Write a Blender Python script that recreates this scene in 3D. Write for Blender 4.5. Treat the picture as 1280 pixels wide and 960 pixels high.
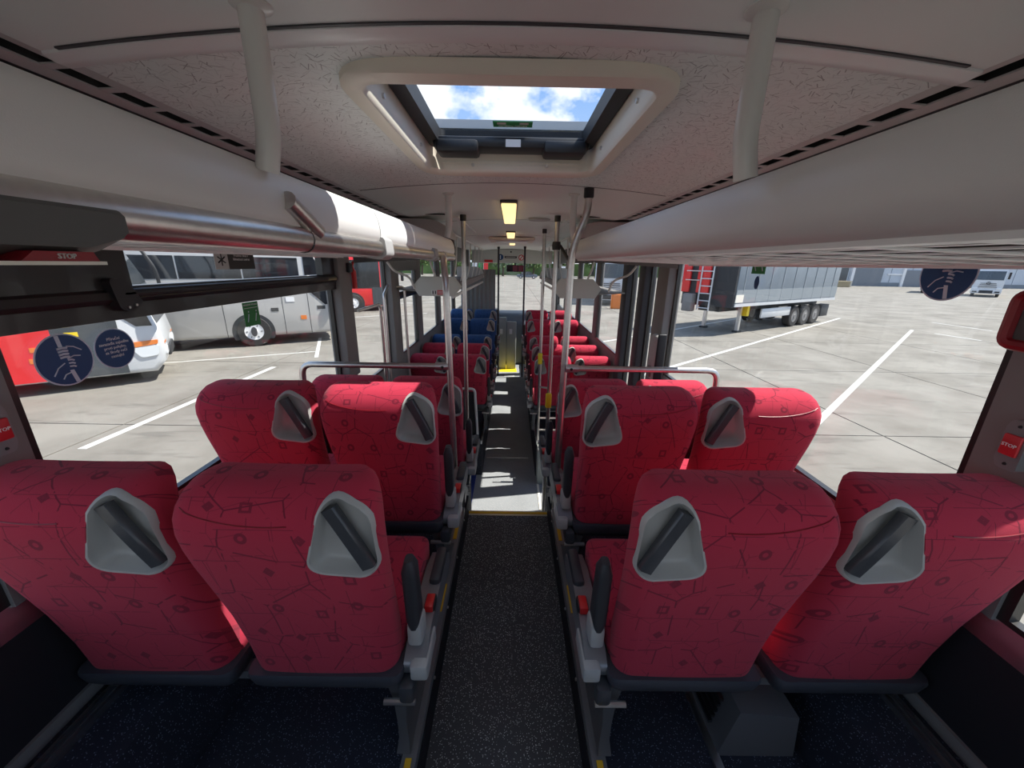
import bpy, bmesh, math, random
from mathutils import Vector, Matrix
R = math.radians
random.seed(7)
for o in list(bpy.data.objects): bpy.data.objects.remove(o)
SC = bpy.context.scene
COL = SC.collection
H = 2.85                                   # camera height above the yard; all z below are measured from the camera

# ------------------------------------------------------------------ camera
cam = bpy.data.cameras.new('camera'); camo = bpy.data.objects.new('camera', cam); COL.objects.link(camo)
cam.sensor_width = 36; cam.lens = 481 / 1280 * 36; cam.clip_start = .01; cam.clip_end = 500
p, yw, rl = R(17.3), R(.3), R(1.0)
F = Vector((0, math.cos(p), -math.sin(p))); U = Vector((0, math.sin(p), math.cos(p))); X = Vector((1, 0, 0))
rt = X * math.cos(rl) + U * math.sin(rl); up = U * math.cos(rl) - X * math.sin(rl)
mz = Matrix.Rotation(-yw, 3, 'Z')
rt, up, fw = mz @ rt, mz @ up, mz @ F
M4 = Matrix((rt, up, -fw)).transposed().to_4x4(); M4.translation = Vector((0, 0, H))
camo.matrix_world = M4
SC.camera = camo

# ------------------------------------------------------------------ sky, sun, exposure
w = bpy.data.worlds.new('sky'); SC.world = w; w.use_nodes = True
nt = w.node_tree; nd = nt.nodes; lk = nt.links; nd.clear()
wo = nd.new('ShaderNodeOutputWorld'); bg = nd.new('ShaderNodeBackground'); lk.new(bg.outputs[0], wo.inputs[0])
tc = nd.new('ShaderNodeTexCoord'); sep = nd.new('ShaderNodeSeparateXYZ'); lk.new(tc.outputs['Generated'], sep.inputs[0])
gr = nd.new('ShaderNodeValToRGB'); lk.new(sep.outputs[2], gr.inputs[0])
gr.color_ramp.elements[0].position = 0; gr.color_ramp.elements[0].color = (.36, .42, .49, 1)
gr.color_ramp.elements[1].position = .42; gr.color_ramp.elements[1].color = (.082, .18, .37, 1)
mp = nd.new('ShaderNodeMapping'); mp.inputs['Scale'].default_value = (1, 1, 1.5); mp.inputs['Location'].default_value = (.30, .12, .04); lk.new(tc.outputs['Generated'], mp.inputs[0])
no = nd.new('ShaderNodeTexNoise'); no.inputs['Scale'].default_value = 4.4; no.inputs['Detail'].default_value = 9; no.inputs['Roughness'].default_value = .55; lk.new(mp.outputs[0], no.inputs[0])
cr = nd.new('ShaderNodeValToRGB'); cr.color_ramp.elements[0].position = .50; cr.color_ramp.elements[1].position = .57; lk.new(no.outputs[0], cr.inputs[0])
mx = nd.new('ShaderNodeMix'); mx.data_type = 'RGBA'; lk.new(cr.outputs[0], mx.inputs[0]); lk.new(gr.outputs[0], mx.inputs[6]); mx.inputs[7].default_value = (.47, .48, .49, 1)
lk.new(mx.outputs[2], bg.inputs[0]); bg.inputs[1].default_value = 1.0
sl = bpy.data.lights.new('sun', 'SUN'); so = bpy.data.objects.new('sun', sl); COL.objects.link(so)
sl.energy = 3.35; sl.angle = R(.6); sl.color = (1, .95, .87)
so.rotation_euler = Vector((.66, .12, 1.0)).to_track_quat('Z', 'Y').to_euler(); so.location = (20, 10, 30)
SC.view_settings.view_transform = 'Standard'; SC.view_settings.look = 'None'
SC.view_settings.gamma = 1; SC.view_settings.use_curve_mapping = False
SC.view_settings.exposure = 1.42
SC.cycles.diffuse_bounces = 6

# ------------------------------------------------------------------ materials
MATS = {}
def mat(name, col, rough=.6, metal=0, bump=0, bscale=200, var=0, vscale=8, coat=0, emit=None, spec=None):
    m = bpy.data.materials.new(name); m.use_nodes = True; n = m.node_tree.nodes; l = m.node_tree.links
    b = n['Principled BSDF']; b.inputs['Base Color'].default_value = (*col, 1); b.inputs['Roughness'].default_value = rough; b.inputs['Metallic'].default_value = metal
    if spec is not None: b.inputs['Specular IOR Level'].default_value = spec
    if coat: b.inputs['Coat Weight'].default_value = coat
    if emit: b.inputs['Emission Color'].default_value = (*emit[0], 1); b.inputs['Emission Strength'].default_value = emit[1]
    t = None
    if bump or var: t = n.new('ShaderNodeTexCoord')
    if bump:
        x = n.new('ShaderNodeTexNoise'); x.inputs['Scale'].default_value = bscale; x.inputs['Detail'].default_value = 2; l.new(t.outputs['Object'], x.inputs[0])
        u = n.new('ShaderNodeBump'); u.inputs['Strength'].default_value = bump; u.inputs['Distance'].default_value = .002; l.new(x.outputs[0], u.inputs['Height']); l.new(u.outputs[0], b.inputs['Normal'])
    if var:
        x = n.new('ShaderNodeTexNoise'); x.inputs['Scale'].default_value = vscale; x.inputs['Detail'].default_value = 6; l.new(t.outputs['Object'], x.inputs[0])
        r = n.new('ShaderNodeValToRGB'); r.color_ramp.elements[0].position = .3; r.color_ramp.elements[1].position = .7
        r.color_ramp.elements[0].color = (*[c * (1 - var) for c in col], 1); r.color_ramp.elements[1].color = (*[min(1, c * (1 + var)) for c in col], 1)
        l.new(x.outputs[0], r.inputs[0]); l.new(r.outputs[0], b.inputs['Base Color'])
    MATS[name] = m; return m
def N(m): return m.node_tree.nodes, m.node_tree.links, m.node_tree.nodes['Principled BSDF']
def math_node(n, l, op, a, b=None, clamp=False):
    x = n.new('ShaderNodeMath'); x.operation = op; x.use_clamp = clamp
    for i, v in enumerate((a, b)):
        if v is None: continue
        if isinstance(v, (int, float)): x.inputs[i].default_value = v
        else: l.new(v, x.inputs[i])
    return x.outputs[0]
def mixc(n, l, fac, a, b):
    x = n.new('ShaderNodeMix'); x.data_type = 'RGBA'; l.new(fac, x.inputs[0])
    for i, v in ((6, a), (7, b)):
        if isinstance(v, tuple): x.inputs[i].default_value = (*v, 1)
        else: l.new(v, x.inputs[i])
    return x.outputs[2]

def fabric(name, col, dark):
    m = mat(name, col, .92, 0, .35, 900, spec=.2); n, l, b = N(m)
    tc = n.new('ShaderNodeTexCoord'); oi = n.new('ShaderNodeObjectInfo')
    sx = n.new('ShaderNodeSeparateXYZ'); l.new(tc.outputs['Object'], sx.inputs[0])
    cx = n.new('ShaderNodeCombineXYZ')
    l.new(math_node(n, l, 'ADD', sx.outputs[0], math_node(n, l, 'MULTIPLY', oi.outputs['Random'], 7)), cx.inputs[0])
    l.new(math_node(n, l, 'ADD', sx.outputs[2], math_node(n, l, 'MULTIPLY', sx.outputs[1], .8)), cx.inputs[1])
    P = cx.outputs[0]
    def vor(scale, feat='F1', metric='EUCLIDEAN', rnd=1.):
        v = n.new('ShaderNodeTexVoronoi'); v.voronoi_dimensions = '2D'; v.feature = feat
        if feat == 'F1': v.distance = metric
        v.inputs['Scale'].default_value = scale; v.inputs['Randomness'].default_value = rnd; l.new(P, v.inputs['Vector']); return v
    # street-plan lines: thin cell borders, broken up by noise
    e = vor(6.5, 'DISTANCE_TO_EDGE', rnd=.9); nz = n.new('ShaderNodeTexNoise'); nz.noise_dimensions = '2D'; nz.inputs['Scale'].default_value = 22; l.new(P, nz.inputs['Vector'])
    e2 = vor(12, 'DISTANCE_TO_EDGE', rnd=1.); line0 = math_node(n, l, 'MULTIPLY', math_node(n, l, 'LESS_THAN', e2.outputs['Distance'], .014), .55)
    line = math_node(n, l, 'MULTIPLY', math_node(n, l, 'MAXIMUM', line0, math_node(n, l, 'LESS_THAN', e.outputs['Distance'], .012)), math_node(n, l, 'GREATER_THAN', nz.outputs[0], .45))
    br = n.new('ShaderNodeTexBrick'); l.new(P, br.inputs['Vector']); br.inputs['Scale'].default_value = 5; br.inputs['Mortar Size'].default_value = .0045; br.offset = .37; br.inputs['Brick Width'].default_value = .62; br.inputs['Row Height'].default_value = .41
    br.inputs['Mortar Smooth'].default_value = 0
    nz2 = n.new('ShaderNodeTexNoise'); nz2.noise_dimensions = '2D'; nz2.inputs['Scale'].default_value = 13; l.new(P, nz2.inputs['Vector'])
    line2 = math_node(n, l, 'MULTIPLY', br.outputs['Fac'], math_node(n, l, 'GREATER_THAN', nz2.outputs[0], .48))
    # small ring and square emblems
    def ring(v, r, wd, lo, hi):
        d = math_node(n, l, 'ABSOLUTE', math_node(n, l, 'SUBTRACT', v.outputs['Distance'], r))
        k = math_node(n, l, 'LESS_THAN', d, wd); s = n.new('ShaderNodeSeparateColor'); l.new(v.outputs['Color'], s.inputs[0])
        return math_node(n, l, 'MULTIPLY', k, math_node(n, l, 'MULTIPLY', math_node(n, l, 'GREATER_THAN', s.outputs[0], lo), math_node(n, l, 'LESS_THAN', s.outputs[0], hi)))
    v1 = vor(10.5, rnd=.45); v2 = vor(10.5, 'F1', 'CHEBYCHEV', .45); v3 = vor(10.5, 'F1', 'MANHATTAN', .45)
    icon = math_node(n, l, 'MAXIMUM', ring(v1, .105, .042, .0, .28), math_node(n, l, 'MAXIMUM', ring(v2, .11, .034, .3, .52), ring(v3, .08, .07, .54, .74)))
    al = math_node(n, l, 'MAXIMUM', math_node(n, l, 'MULTIPLY', math_node(n, l, 'MAXIMUM', line, line2), .72), math_node(n, l, 'MULTIPLY', icon, .62))
    l.new(mixc(n, l, al, col, dark), b.inputs['Base Color'])
    b.inputs['Sheen Weight'].default_value = .08; b.inputs['Sheen Roughness'].default_value = .5
    return m
fabric('fabric_red', (.47, .030, .062), (.11, .010, .026))
fabric('fabric_blue', (.03, .085, .22), (.012, .03, .10))

def speckle(name, col, dot, scale=420, thr=.80, rad=.38):
    m = mat(name, col, .7, 0, .15, 500); n, l, b = N(m)
    tc = n.new('ShaderNodeTexCoord'); v = n.new('ShaderNodeTexVoronoi'); v.inputs['Scale'].default_value = scale; l.new(tc.outputs['Object'], v.inputs['Vector'])
    s = n.new('ShaderNodeSeparateColor'); l.new(v.outputs['Color'], s.inputs[0])
    k = math_node(n, l, 'MULTIPLY', math_node(n, l, 'LESS_THAN', v.outputs['Distance'], rad), math_node(n, l, 'GREATER_THAN', s.outputs[0], thr))
    nz = n.new('ShaderNodeTexNoise'); nz.inputs['Scale'].default_value = 3; nz.inputs['Detail'].default_value = 5; l.new(tc.outputs['Object'], nz.inputs[0])
    base = mixc(n, l, nz.outputs[0], tuple(c * .75 for c in col), tuple(c * 1.25 for c in col))
    l.new(mixc(n, l, k, base, dot), b.inputs['Base Color']); return m
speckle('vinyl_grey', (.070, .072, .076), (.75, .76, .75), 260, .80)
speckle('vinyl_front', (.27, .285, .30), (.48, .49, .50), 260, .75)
speckle('vinyl_blue', (.013, .016, .028), (.20, .23, .32), 280, .85)
speckle('vinyl_royal', (.02, .04, .22), (.10, .15, .40), 330, .86)

def dashes(name, col, dash):
    m = mat(name, col, .55); n, l, b = N(m); tc = n.new('ShaderNodeTexCoord'); tot = None
    for sc, off, hl in ((30, 0, .0135), (33, 3.3, .0125), (56, 7.7, .008)):
        mp = n.new('ShaderNodeMapping'); mp.inputs['Location'].default_value = (off, off * .7, 0); l.new(tc.outputs['Object'], mp.inputs[0])
        v = n.new('ShaderNodeTexVoronoi'); v.voronoi_dimensions = '2D'; v.inputs['Scale'].default_value = sc; l.new(mp.outputs[0], v.inputs['Vector'])
        d = n.new('ShaderNodeVectorMath'); d.operation = 'SUBTRACT'; l.new(mp.outputs[0], d.inputs[0]); l.new(v.outputs['Position'], d.inputs[1])
        s = n.new('ShaderNodeSeparateColor'); l.new(v.outputs['Color'], s.inputs[0])
        ro = n.new('ShaderNodeVectorRotate'); ro.rotation_type = 'Z_AXIS'; l.new(d.outputs[0], ro.inputs['Vector']); l.new(math_node(n, l, 'MULTIPLY', s.outputs[0], 6.28), ro.inputs['Angle'])
        sx = n.new('ShaderNodeSeparateXYZ'); l.new(ro.outputs[0], sx.inputs[0])
        k = math_node(n, l, 'MULTIPLY', math_node(n, l, 'LESS_THAN', math_node(n, l, 'ABSOLUTE', sx.outputs[0]), hl), math_node(n, l, 'LESS_THAN', math_node(n, l, 'ABSOLUTE', sx.outputs[1]), .0009))
        k = math_node(n, l, 'MULTIPLY', k, math_node(n, l, 'ADD', math_node(n, l, 'MULTIPLY', math_node(n, l, 'GREATER_THAN', s.outputs[1], .72), .55), .28))
        tot = k if tot is None else math_node(n, l, 'MAXIMUM', tot, k)
    l.new(mixc(n, l, tot, col, dash), b.inputs['Base Color']); return m
dashes('ceiling_dash', (.79, .825, .80), (.28, .28, .27))

def concrete():
    m = mat('concrete', (.4, .39, .36), .9); n, l, b = N(m); tc = n.new('ShaderNodeTexCoord'); oi = n.new('ShaderNodeObjectInfo'); ge = n.new('ShaderNodeNewGeometry')
    a = n.new('ShaderNodeTexNoise'); a.inputs['Scale'].default_value = .55; a.inputs['Detail'].default_value = 8; a.inputs['Roughness'].default_value = .62; l.new(ge.outputs['Position'], a.inputs[0])
    mp = n.new('ShaderNodeMapping'); mp.inputs['Scale'].default_value = (.5, 2.4, 1); mp.inputs['Rotation'].default_value = (0, 0, R(12)); l.new(ge.outputs['Position'], mp.inputs[0])
    s = n.new('ShaderNodeTexNoise'); s.inputs['Scale'].default_value = 1.3; s.inputs['Detail'].default_value = 7; s.inputs['Roughness'].default_value = .6; l.new(mp.outputs[0], s.inputs[0])
    r1 = n.new('ShaderNodeValToRGB'); r1.color_ramp.elements[0].position = .30; r1.color_ramp.elements[1].position = .62
    r1.color_ramp.elements[0].color = (.135, .124, .105, 1); r1.color_ramp.elements[1].color = (.225, .212, .186, 1); l.new(a.outputs[0], r1.inputs[0])
    st = n.new('ShaderNodeValToRGB'); st.color_ramp.elements[0].position = .33; st.color_ramp.elements[0].color = (1, 1, 1, 1); st.color_ramp.elements[1].position = .43; st.color_ramp.elements[1].color = (0, 0, 0, 1); l.new(s.outputs[0], st.inputs[0])
    k = math_node(n, l, 'MULTIPLY', st.outputs[0], .5)
    l.new(mixc(n, l, k, r1.outputs[0], (.085, .08, .072)), b.inputs['Base Color']); return m
concrete()

def glass(name, tint, rough=.02, refl=.055):
    m = bpy.data.materials.new(name); m.use_nodes = True; n = m.node_tree.nodes; l = m.node_tree.links; n.clear()
    o = n.new('ShaderNodeOutputMaterial'); t = n.new('ShaderNodeBsdfTransparent'); t.inputs[0].default_value = (*tint, 1)
    g = n.new('ShaderNodeBsdfGlossy'); g.inputs['Roughness'].default_value = rough
    x = n.new('ShaderNodeMixShader'); x.inputs[0].default_value = refl; l.new(t.outputs[0], x.inputs[1]); l.new(g.outputs[0], x.inputs[2]); l.new(x.outputs[0], o.inputs[0])
    MATS[name] = m; return m
glass('glass', (.98, .985, .982), refl=.035); glass('hatch_glass', (.95, .97, .99), refl=.03)
glass('windshield', (.985, .99, .987), refl=.03)
mat('black_glass', (.012, .014, .018), .06, spec=.8); mat('grey_glass', (.05, .06, .07), .08, spec=.8)
mat('ceiling_smooth', (.79, .825, .80), .5); mat('rack_plastic', (.70, .68, .665), .42, bump=.1, bscale=700); mat('rack_white', (.82, .82, .81), .35)
mat('vent_plastic', (.62, .61, .60), .5); mat('hatch_beige', (.80, .74, .63), .5); mat('cream', (.85, .80, .70), .6)
mat('rubber', (.012, .012, .014), .55); mat('black_plastic', (.018, .018, .02), .45); mat('dark_grey', (.05, .05, .055), .5); mat('wall_dark', (.012, .012, .016), .7, bump=.2, bscale=400)
mat('frame_black', (.022, .020, .019), .35, coat=.2); mat('pillar_grey', (.22, .212, .205), .55); mat('pillar_light', (.42, .415, .41), .55)
mat('steel', (.66, .63, .60), .34, 1, var=.06, vscale=60); mat('aluminium', (.70, .70, .70), .33, 1); mat('painted_grey', (.68, .66, .63), .35, coat=.3); mat('silver_plastic', (.27, .27, .275), .38, .45)
mat('handle_shell', (.46, .445, .415), .38); mat('leg_metal', (.16, .16, .165), .4, .5); mat('grip', (.055, .056, .062), .35, coat=.2); mat('shell', (.05, .053, .065), .5); mat('arm_pad', (.04, .041, .046), .5)
mat('yellow', (.80, .47, .02), .6); mat('safety_yellow', (.85, .62, .02), .5); mat('red_plastic', (.65, .02, .02), .35); mat('dark_red', (.26, .008, .016), .4); mat('stop_red', (.62, .02, .03), .4)
mat('unit_grey', (.10, .098, .095), .55); mat('hex_grey', (.60, .61, .57), .5); mat('sticker_blue', (.010, .062, .19), .4); mat('sticker_ring', (.62, .68, .78), .5); mat('white', (.82, .82, .82), .5); mat('sticker_green', (.02, .23, .05), .45); mat('sticker_dark', (.035, .033, .03), .5); mat('sticker_grey', (.55, .54, .52), .5)
mat('orange', (.75, .2, .03), .35); mat('paint_white', (.62, .64, .66), .3, coat=.5); mat('paint_silver', (.50, .49, .475), .32, .25, coat=.4); mat('paint_red', (.72, .02, .025), .3, coat=.5); mat('road_white', (.50, .50, .48), .8, var=.12, vscale=6)
mat('tyre', (.035, .033, .032), .85); mat('chassis', (.03, .032, .035), .6); mat('curtain', (.20, .235, .27), .55, var=.08, vscale=1.2); mat('curtain_band', (.27, .30, .32), .55)  # curtain darkened: the shade on the trailer's near side is in its colour
mat('building', (.52, .57, .63), .6, var=.05, vscale=.5); mat('roller', (.20, .22, .25), .5); mat('joint', (.10, .095, .085), .9); mat('leaf', (.10, .17, .05), .8, var=.4, vscale=.4); mat('bark', (.10, .07, .05), .9)
mat('lamp_diffuser', (.9, .85, .7), .4, emit=((1, .70, .30), .55)); mat('lamp_rear', (.9, .88, .8), .4); mat('headlight', (.75, .78, .8), .1, coat=.6); mat('dash', (.13, .16, .19), .5); mat('cabin_grey', (.36, .39, .37), .5); mat('drape', (.20, .215, .215), .6); mat('screen', (.02, .01, .015), .2); mat('screen_red', (.16, .01, .03), .2)
mat('pallet', (.45, .38, .25), .9); mat('heater', (.11, .11, .115), .5)

# ------------------------------------------------------------------ mesh builder
class MB:
    def __init__(s): s.v = []; s.f = []
    def add(s, v, f):
        k = len(s.v); s.v += [tuple(a) for a in v]; s.f += [tuple(i + k for i in a) for a in f]; return s
    def box(s, x0, x1, y0, y1, z0, z1):
        return s.add([(x, y, z) for z in (z0, z1) for y in (y0, y1) for x in (x0, x1)], [(0, 2, 3, 1), (4, 5, 7, 6), (0, 1, 5, 4), (2, 6, 7, 3), (0, 4, 6, 2), (1, 3, 7, 5)])
    def rbox(s, x0, x1, y0, y1, z0, z1, r=.01, seg=2):
        bm = bmesh.new(); bmesh.ops.create_cube(bm, size=1)
        for v in bm.verts: v.co = (x0 + (v.co.x + .5) * (x1 - x0), y0 + (v.co.y + .5) * (y1 - y0), z0 + (v.co.z + .5) * (z1 - z0))
        bmesh.ops.bevel(bm, geom=bm.edges[:], offset=min(r, .49 * min(x1 - x0, y1 - y0, z1 - z0)), segments=seg, profile=.5, affect='EDGES')
        return s.bm(bm)
    def bm(s, bm):
        bm.verts.index_update(); s.add([v.co[:] for v in bm.verts], [[v.index for v in f.verts] for f in bm.faces]); bm.free(); return s
    def prism(s, poly, axis, a, b):
        n = len(poly); put = {'x': lambda p, t: (t, p[0], p[1]), 'y': lambda p, t: (p[0], t, p[1]), 'z': lambda p, t: (p[0], p[1], t)}[axis]
        v = [put(q, a) for q in poly] + [put(q, b) for q in poly]
        f = [tuple(range(n))[::-1], tuple(range(n, 2 * n))] + [(i, (i + 1) % n, n + (i + 1) % n, n + i) for i in range(n)]
        return s.add(v, f)
    def loft(s, rings, closed=True, cap=(True, True)):
        n = len(rings[0]); v = [q for r in rings for q in r]; f = []
        for i in range(len(rings) - 1):
            for j in range(n if closed else n - 1):
                k = (j + 1) % n; f.append((i * n + j, i * n + k, (i + 1) * n + k, (i + 1) * n + j))
        if cap[0]: f.append(tuple(range(n))[::-1])
        if cap[1]: f.append(tuple(range((len(rings) - 1) * n, len(rings) * n)))
        return s.add(v, f)
    def tube(s, pts, r, n=10, cap=True, sq=None):
        P = [Vector(q) for q in pts]; T = []
        for i in range(len(P)):
            t = (P[min(i + 1, len(P) - 1)] - P[max(i - 1, 0)]); T.append(t.normalized())
        a = Vector((0, 0, 1)) if abs(T[0].z) < .9 else Vector((1, 0, 0))
        nrm = (a - T[0] * a.dot(T[0])).normalized(); rings = []
        for i, q in enumerate(P):
            nrm = (nrm - T[i] * nrm.dot(T[i])).normalized(); bn = T[i].cross(nrm)
            rr = r[i] if isinstance(r, (list, tuple)) else r
            rings.append([tuple(q + (nrm * math.cos(6.28319 * j / n) + bn * math.sin(6.28319 * j / n) * (sq or 1)) * rr) for j in range(n)])
        return s.loft(rings, True, (cap, cap))
    def ring(s, pts, r, n=6):                       # closed tube
        P = [Vector(q) for q in pts]; L = len(P); rings = []
        c = sum(P, Vector()) / L
        for i in range(L):
            t = (P[(i + 1) % L] - P[i - 1]).normalized(); o = (P[i] - c); o = (o - t * o.dot(t)).normalized(); bn = t.cross(o)
            rings.append([tuple(P[i] + (o * math.cos(6.28319 * j / n) + bn * math.sin(6.28319 * j / n)) * r) for j in range(n)])
        return s.loft(rings + [rings[0]], True, (False, False))
    def lathe(s, prof, c, axis='y', n=24, cap=True):           # prof: (radius, offset along axis)
        rings = []
        for r, h in prof:
            g = []
            for j in range(n):
                a = 6.28319 * j / n; u, v = r * math.cos(a), r * math.sin(a)
                g.append({'y': (c[0] + u, c[1] + h, c[2] + v), 'x': (c[0] + h, c[1] + u, c[2] + v), 'z': (c[0] + u, c[1] + v, c[2] + h)}[axis])
            rings.append(g)
        return s.loft(rings, True, (cap, cap))
    def frame(s, o, xd, yd):                         # map x,y,z of everything so far into a frame
        o, xd, yd = Vector(o), Vector(xd).normalized(), Vector(yd).normalized(); zd = xd.cross(yd)
        s.v = [tuple(o + xd * a + yd * b + zd * c) for a, b, c in s.v]; return s
def hole_panel(m, o, i, put):                      # flat panel with a rectangular opening, two thick layers
    P = [(o[0], o[2]), (o[1], o[2]), (o[1], o[3]), (o[0], o[3])]; Q = [(i[0], i[2]), (i[1], i[2]), (i[1], i[3]), (i[0], i[3])]
    m.loft([[put(*q, t) for q in r] for r, t in ((P, 0), (Q, 0), (Q, 1), (P, 1), (P, 0))], True, (False, False))
def bend(pts, r=.05, n=5):
    P = [Vector(q) for q in pts]; out = [P[0]]
    for i in range(1, len(P) - 1):
        a, b = (P[i - 1] - P[i]), (P[i + 1] - P[i]); d = min(r, a.length * .45, b.length * .45)
        A, B = P[i] + a.normalized() * d, P[i] + b.normalized() * d
        for k in range(n + 1):
            t = k / n; out.append(A * (1 - t) ** 2 + P[i] * 2 * t * (1 - t) + B * t * t)
    return [tuple(q) for q in out + [P[-1]]]
def roundpoly(pts, r, n=5): 
    P = [Vector((*q, 0)) for q in pts]; out = []; L = len(P)
    for i in range(L):
        a, b = P[i - 1] - P[i], P[(i + 1) % L] - P[i]; rr = r[i] if isinstance(r, (list, tuple)) else r
        d = min(rr, a.length * .48, b.length * .48); A, B = P[i] + a.normalized() * d, P[i] + b.normalized() * d
        for k in range(n + 1):
            t = k / n; q = A * (1 - t) ** 2 + P[i] * 2 * t * (1 - t) + B * t * t; out.append((q.x, q.y))
    return out
def circ(cx, cy, r, n=28): return [(cx + r * math.cos(6.28319 * i / n), cy + r * math.sin(6.28319 * i / n)) for i in range(n)]
TXT = {}
def text(body, size, thick=.0006, spacing=1., align='CENTER'):
    key = (body, size, spacing, align)
    if key not in TXT:
        c = bpy.data.curves.new('t', 'FONT'); c.body = body; c.size = size; c.align_x = align; c.align_y = 'CENTER'; c.space_line = spacing; c.resolution_u = 2; c.extrude = thick
        o = bpy.data.objects.new('t', c); COL.objects.link(o); dg = bpy.context.evaluated_depsgraph_get()
        me = bpy.data.meshes.new_from_object(o.evaluated_get(dg)); TXT[key] = ([v.co[:] for v in me.vertices], [tuple(q.vertices) for q in me.polygons])
        bpy.data.objects.remove(o); bpy.data.curves.remove(c); bpy.data.meshes.remove(me)
    m = MB(); m.add(*TXT[key]); return m

OFF = {}
def ob(name, mb, m, parent=None, smooth=35, label=None, kind=None, stuff=False):
    me = bpy.data.meshes.new(name)
    if parent is not None: o = OFF[parent.name]
    else:
        xs = [q[0] for q in mb.v]; ys = [q[1] for q in mb.v]; zs = [q[2] for q in mb.v]
        o = ((min(xs) + max(xs)) / 2, (min(ys) + max(ys)) / 2, min(zs))
    me.from_pydata([(a - o[0], b - o[1], c - o[2]) for a, b, c in mb.v], [], mb.f); me.update()
    if smooth: me.shade_smooth(); me.set_sharp_from_angle(angle=R(smooth))
    b = bmesh.new(); b.from_mesh(me); bmesh.ops.recalc_face_normals(b, faces=b.faces); b.to_mesh(me); b.free()
    me.materials.append(MATS[m]); x = bpy.data.objects.new(name, me); COL.objects.link(x)
    OFF[x.name] = o
    if parent is not None: x.parent = parent
    else: x.location = (o[0], o[1], o[2] + H)
    if label: x['label'] = label
    if kind: x['kind'] = kind
    return x
def tag(o, label, cat, group=None):
    o['label'] = label; o['category'] = cat
    if group: o['group'] = group
    return o
def thing(name, label, cat, loc, group=None, kind=None, local=False):
    o = bpy.data.objects.new(name, None); o.empty_display_size = .1; COL.objects.link(o); o.location = (loc[0], loc[1], loc[2] + H)
    OFF[o.name] = (0, 0, 0) if local else tuple(loc)
    if kind: o['kind'] = kind
    if label: o['label'] = label
    if cat and not kind: o['category'] = cat
    if group: o['group'] = group
    return o
def dup(root, loc, rz=None):
    r = root.copy(); COL.objects.link(r); r.location = (loc[0], loc[1], loc[2] + H)
    if rz is not None: r.rotation_euler = (0, 0, rz)
    for ch in root.children:
        c = ch.copy(); COL.objects.link(c); c.parent = r
        for g in ch.children:
            d = g.copy(); COL.objects.link(d); d.parent = c
    return r

# ================================================================== THE BUS: floor
YR, YF = -.75, 10.6                      # rear and front end of the saloon
ZA, ZP, ZL, ZG = -1.62, -1.45, -2.5, -2.85   # aisle, seat platforms, low floor, yard
floor = thing('floor', 'grey speckled aisle floor with raised dark blue seat platforms', None, (0, 1, ZG), kind='structure')
m = MB(); m.box(-.265, .265, YR, 2.26, ZA - .03, ZA); ob('aisle_vinyl', m, 'vinyl_grey', floor)
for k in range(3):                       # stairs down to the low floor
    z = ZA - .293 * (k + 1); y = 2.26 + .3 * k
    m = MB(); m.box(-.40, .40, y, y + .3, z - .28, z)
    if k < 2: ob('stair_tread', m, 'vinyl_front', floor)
    m = MB(); m.box(-.40, .40, y - .02, y + .0, z, z + .262); ob('stair_riser', m, 'dark_grey', floor)
    m = MB(); m.prism([(y - .045, z + .294), (y + .006, z + .294), (y + .006, z + .262), (y - .0, z + .262), (y - .0, z + .29), (y - .045, z + .29)], 'x', -.27, .27); n_ = ob('stair_nosing', m, 'aluminium', floor)
    m = MB(); m.box(-.265, .265, y - .028, y - .008, z + .294, z + .2975); ob('nosing_strip', m, 'yellow', n_)
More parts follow.
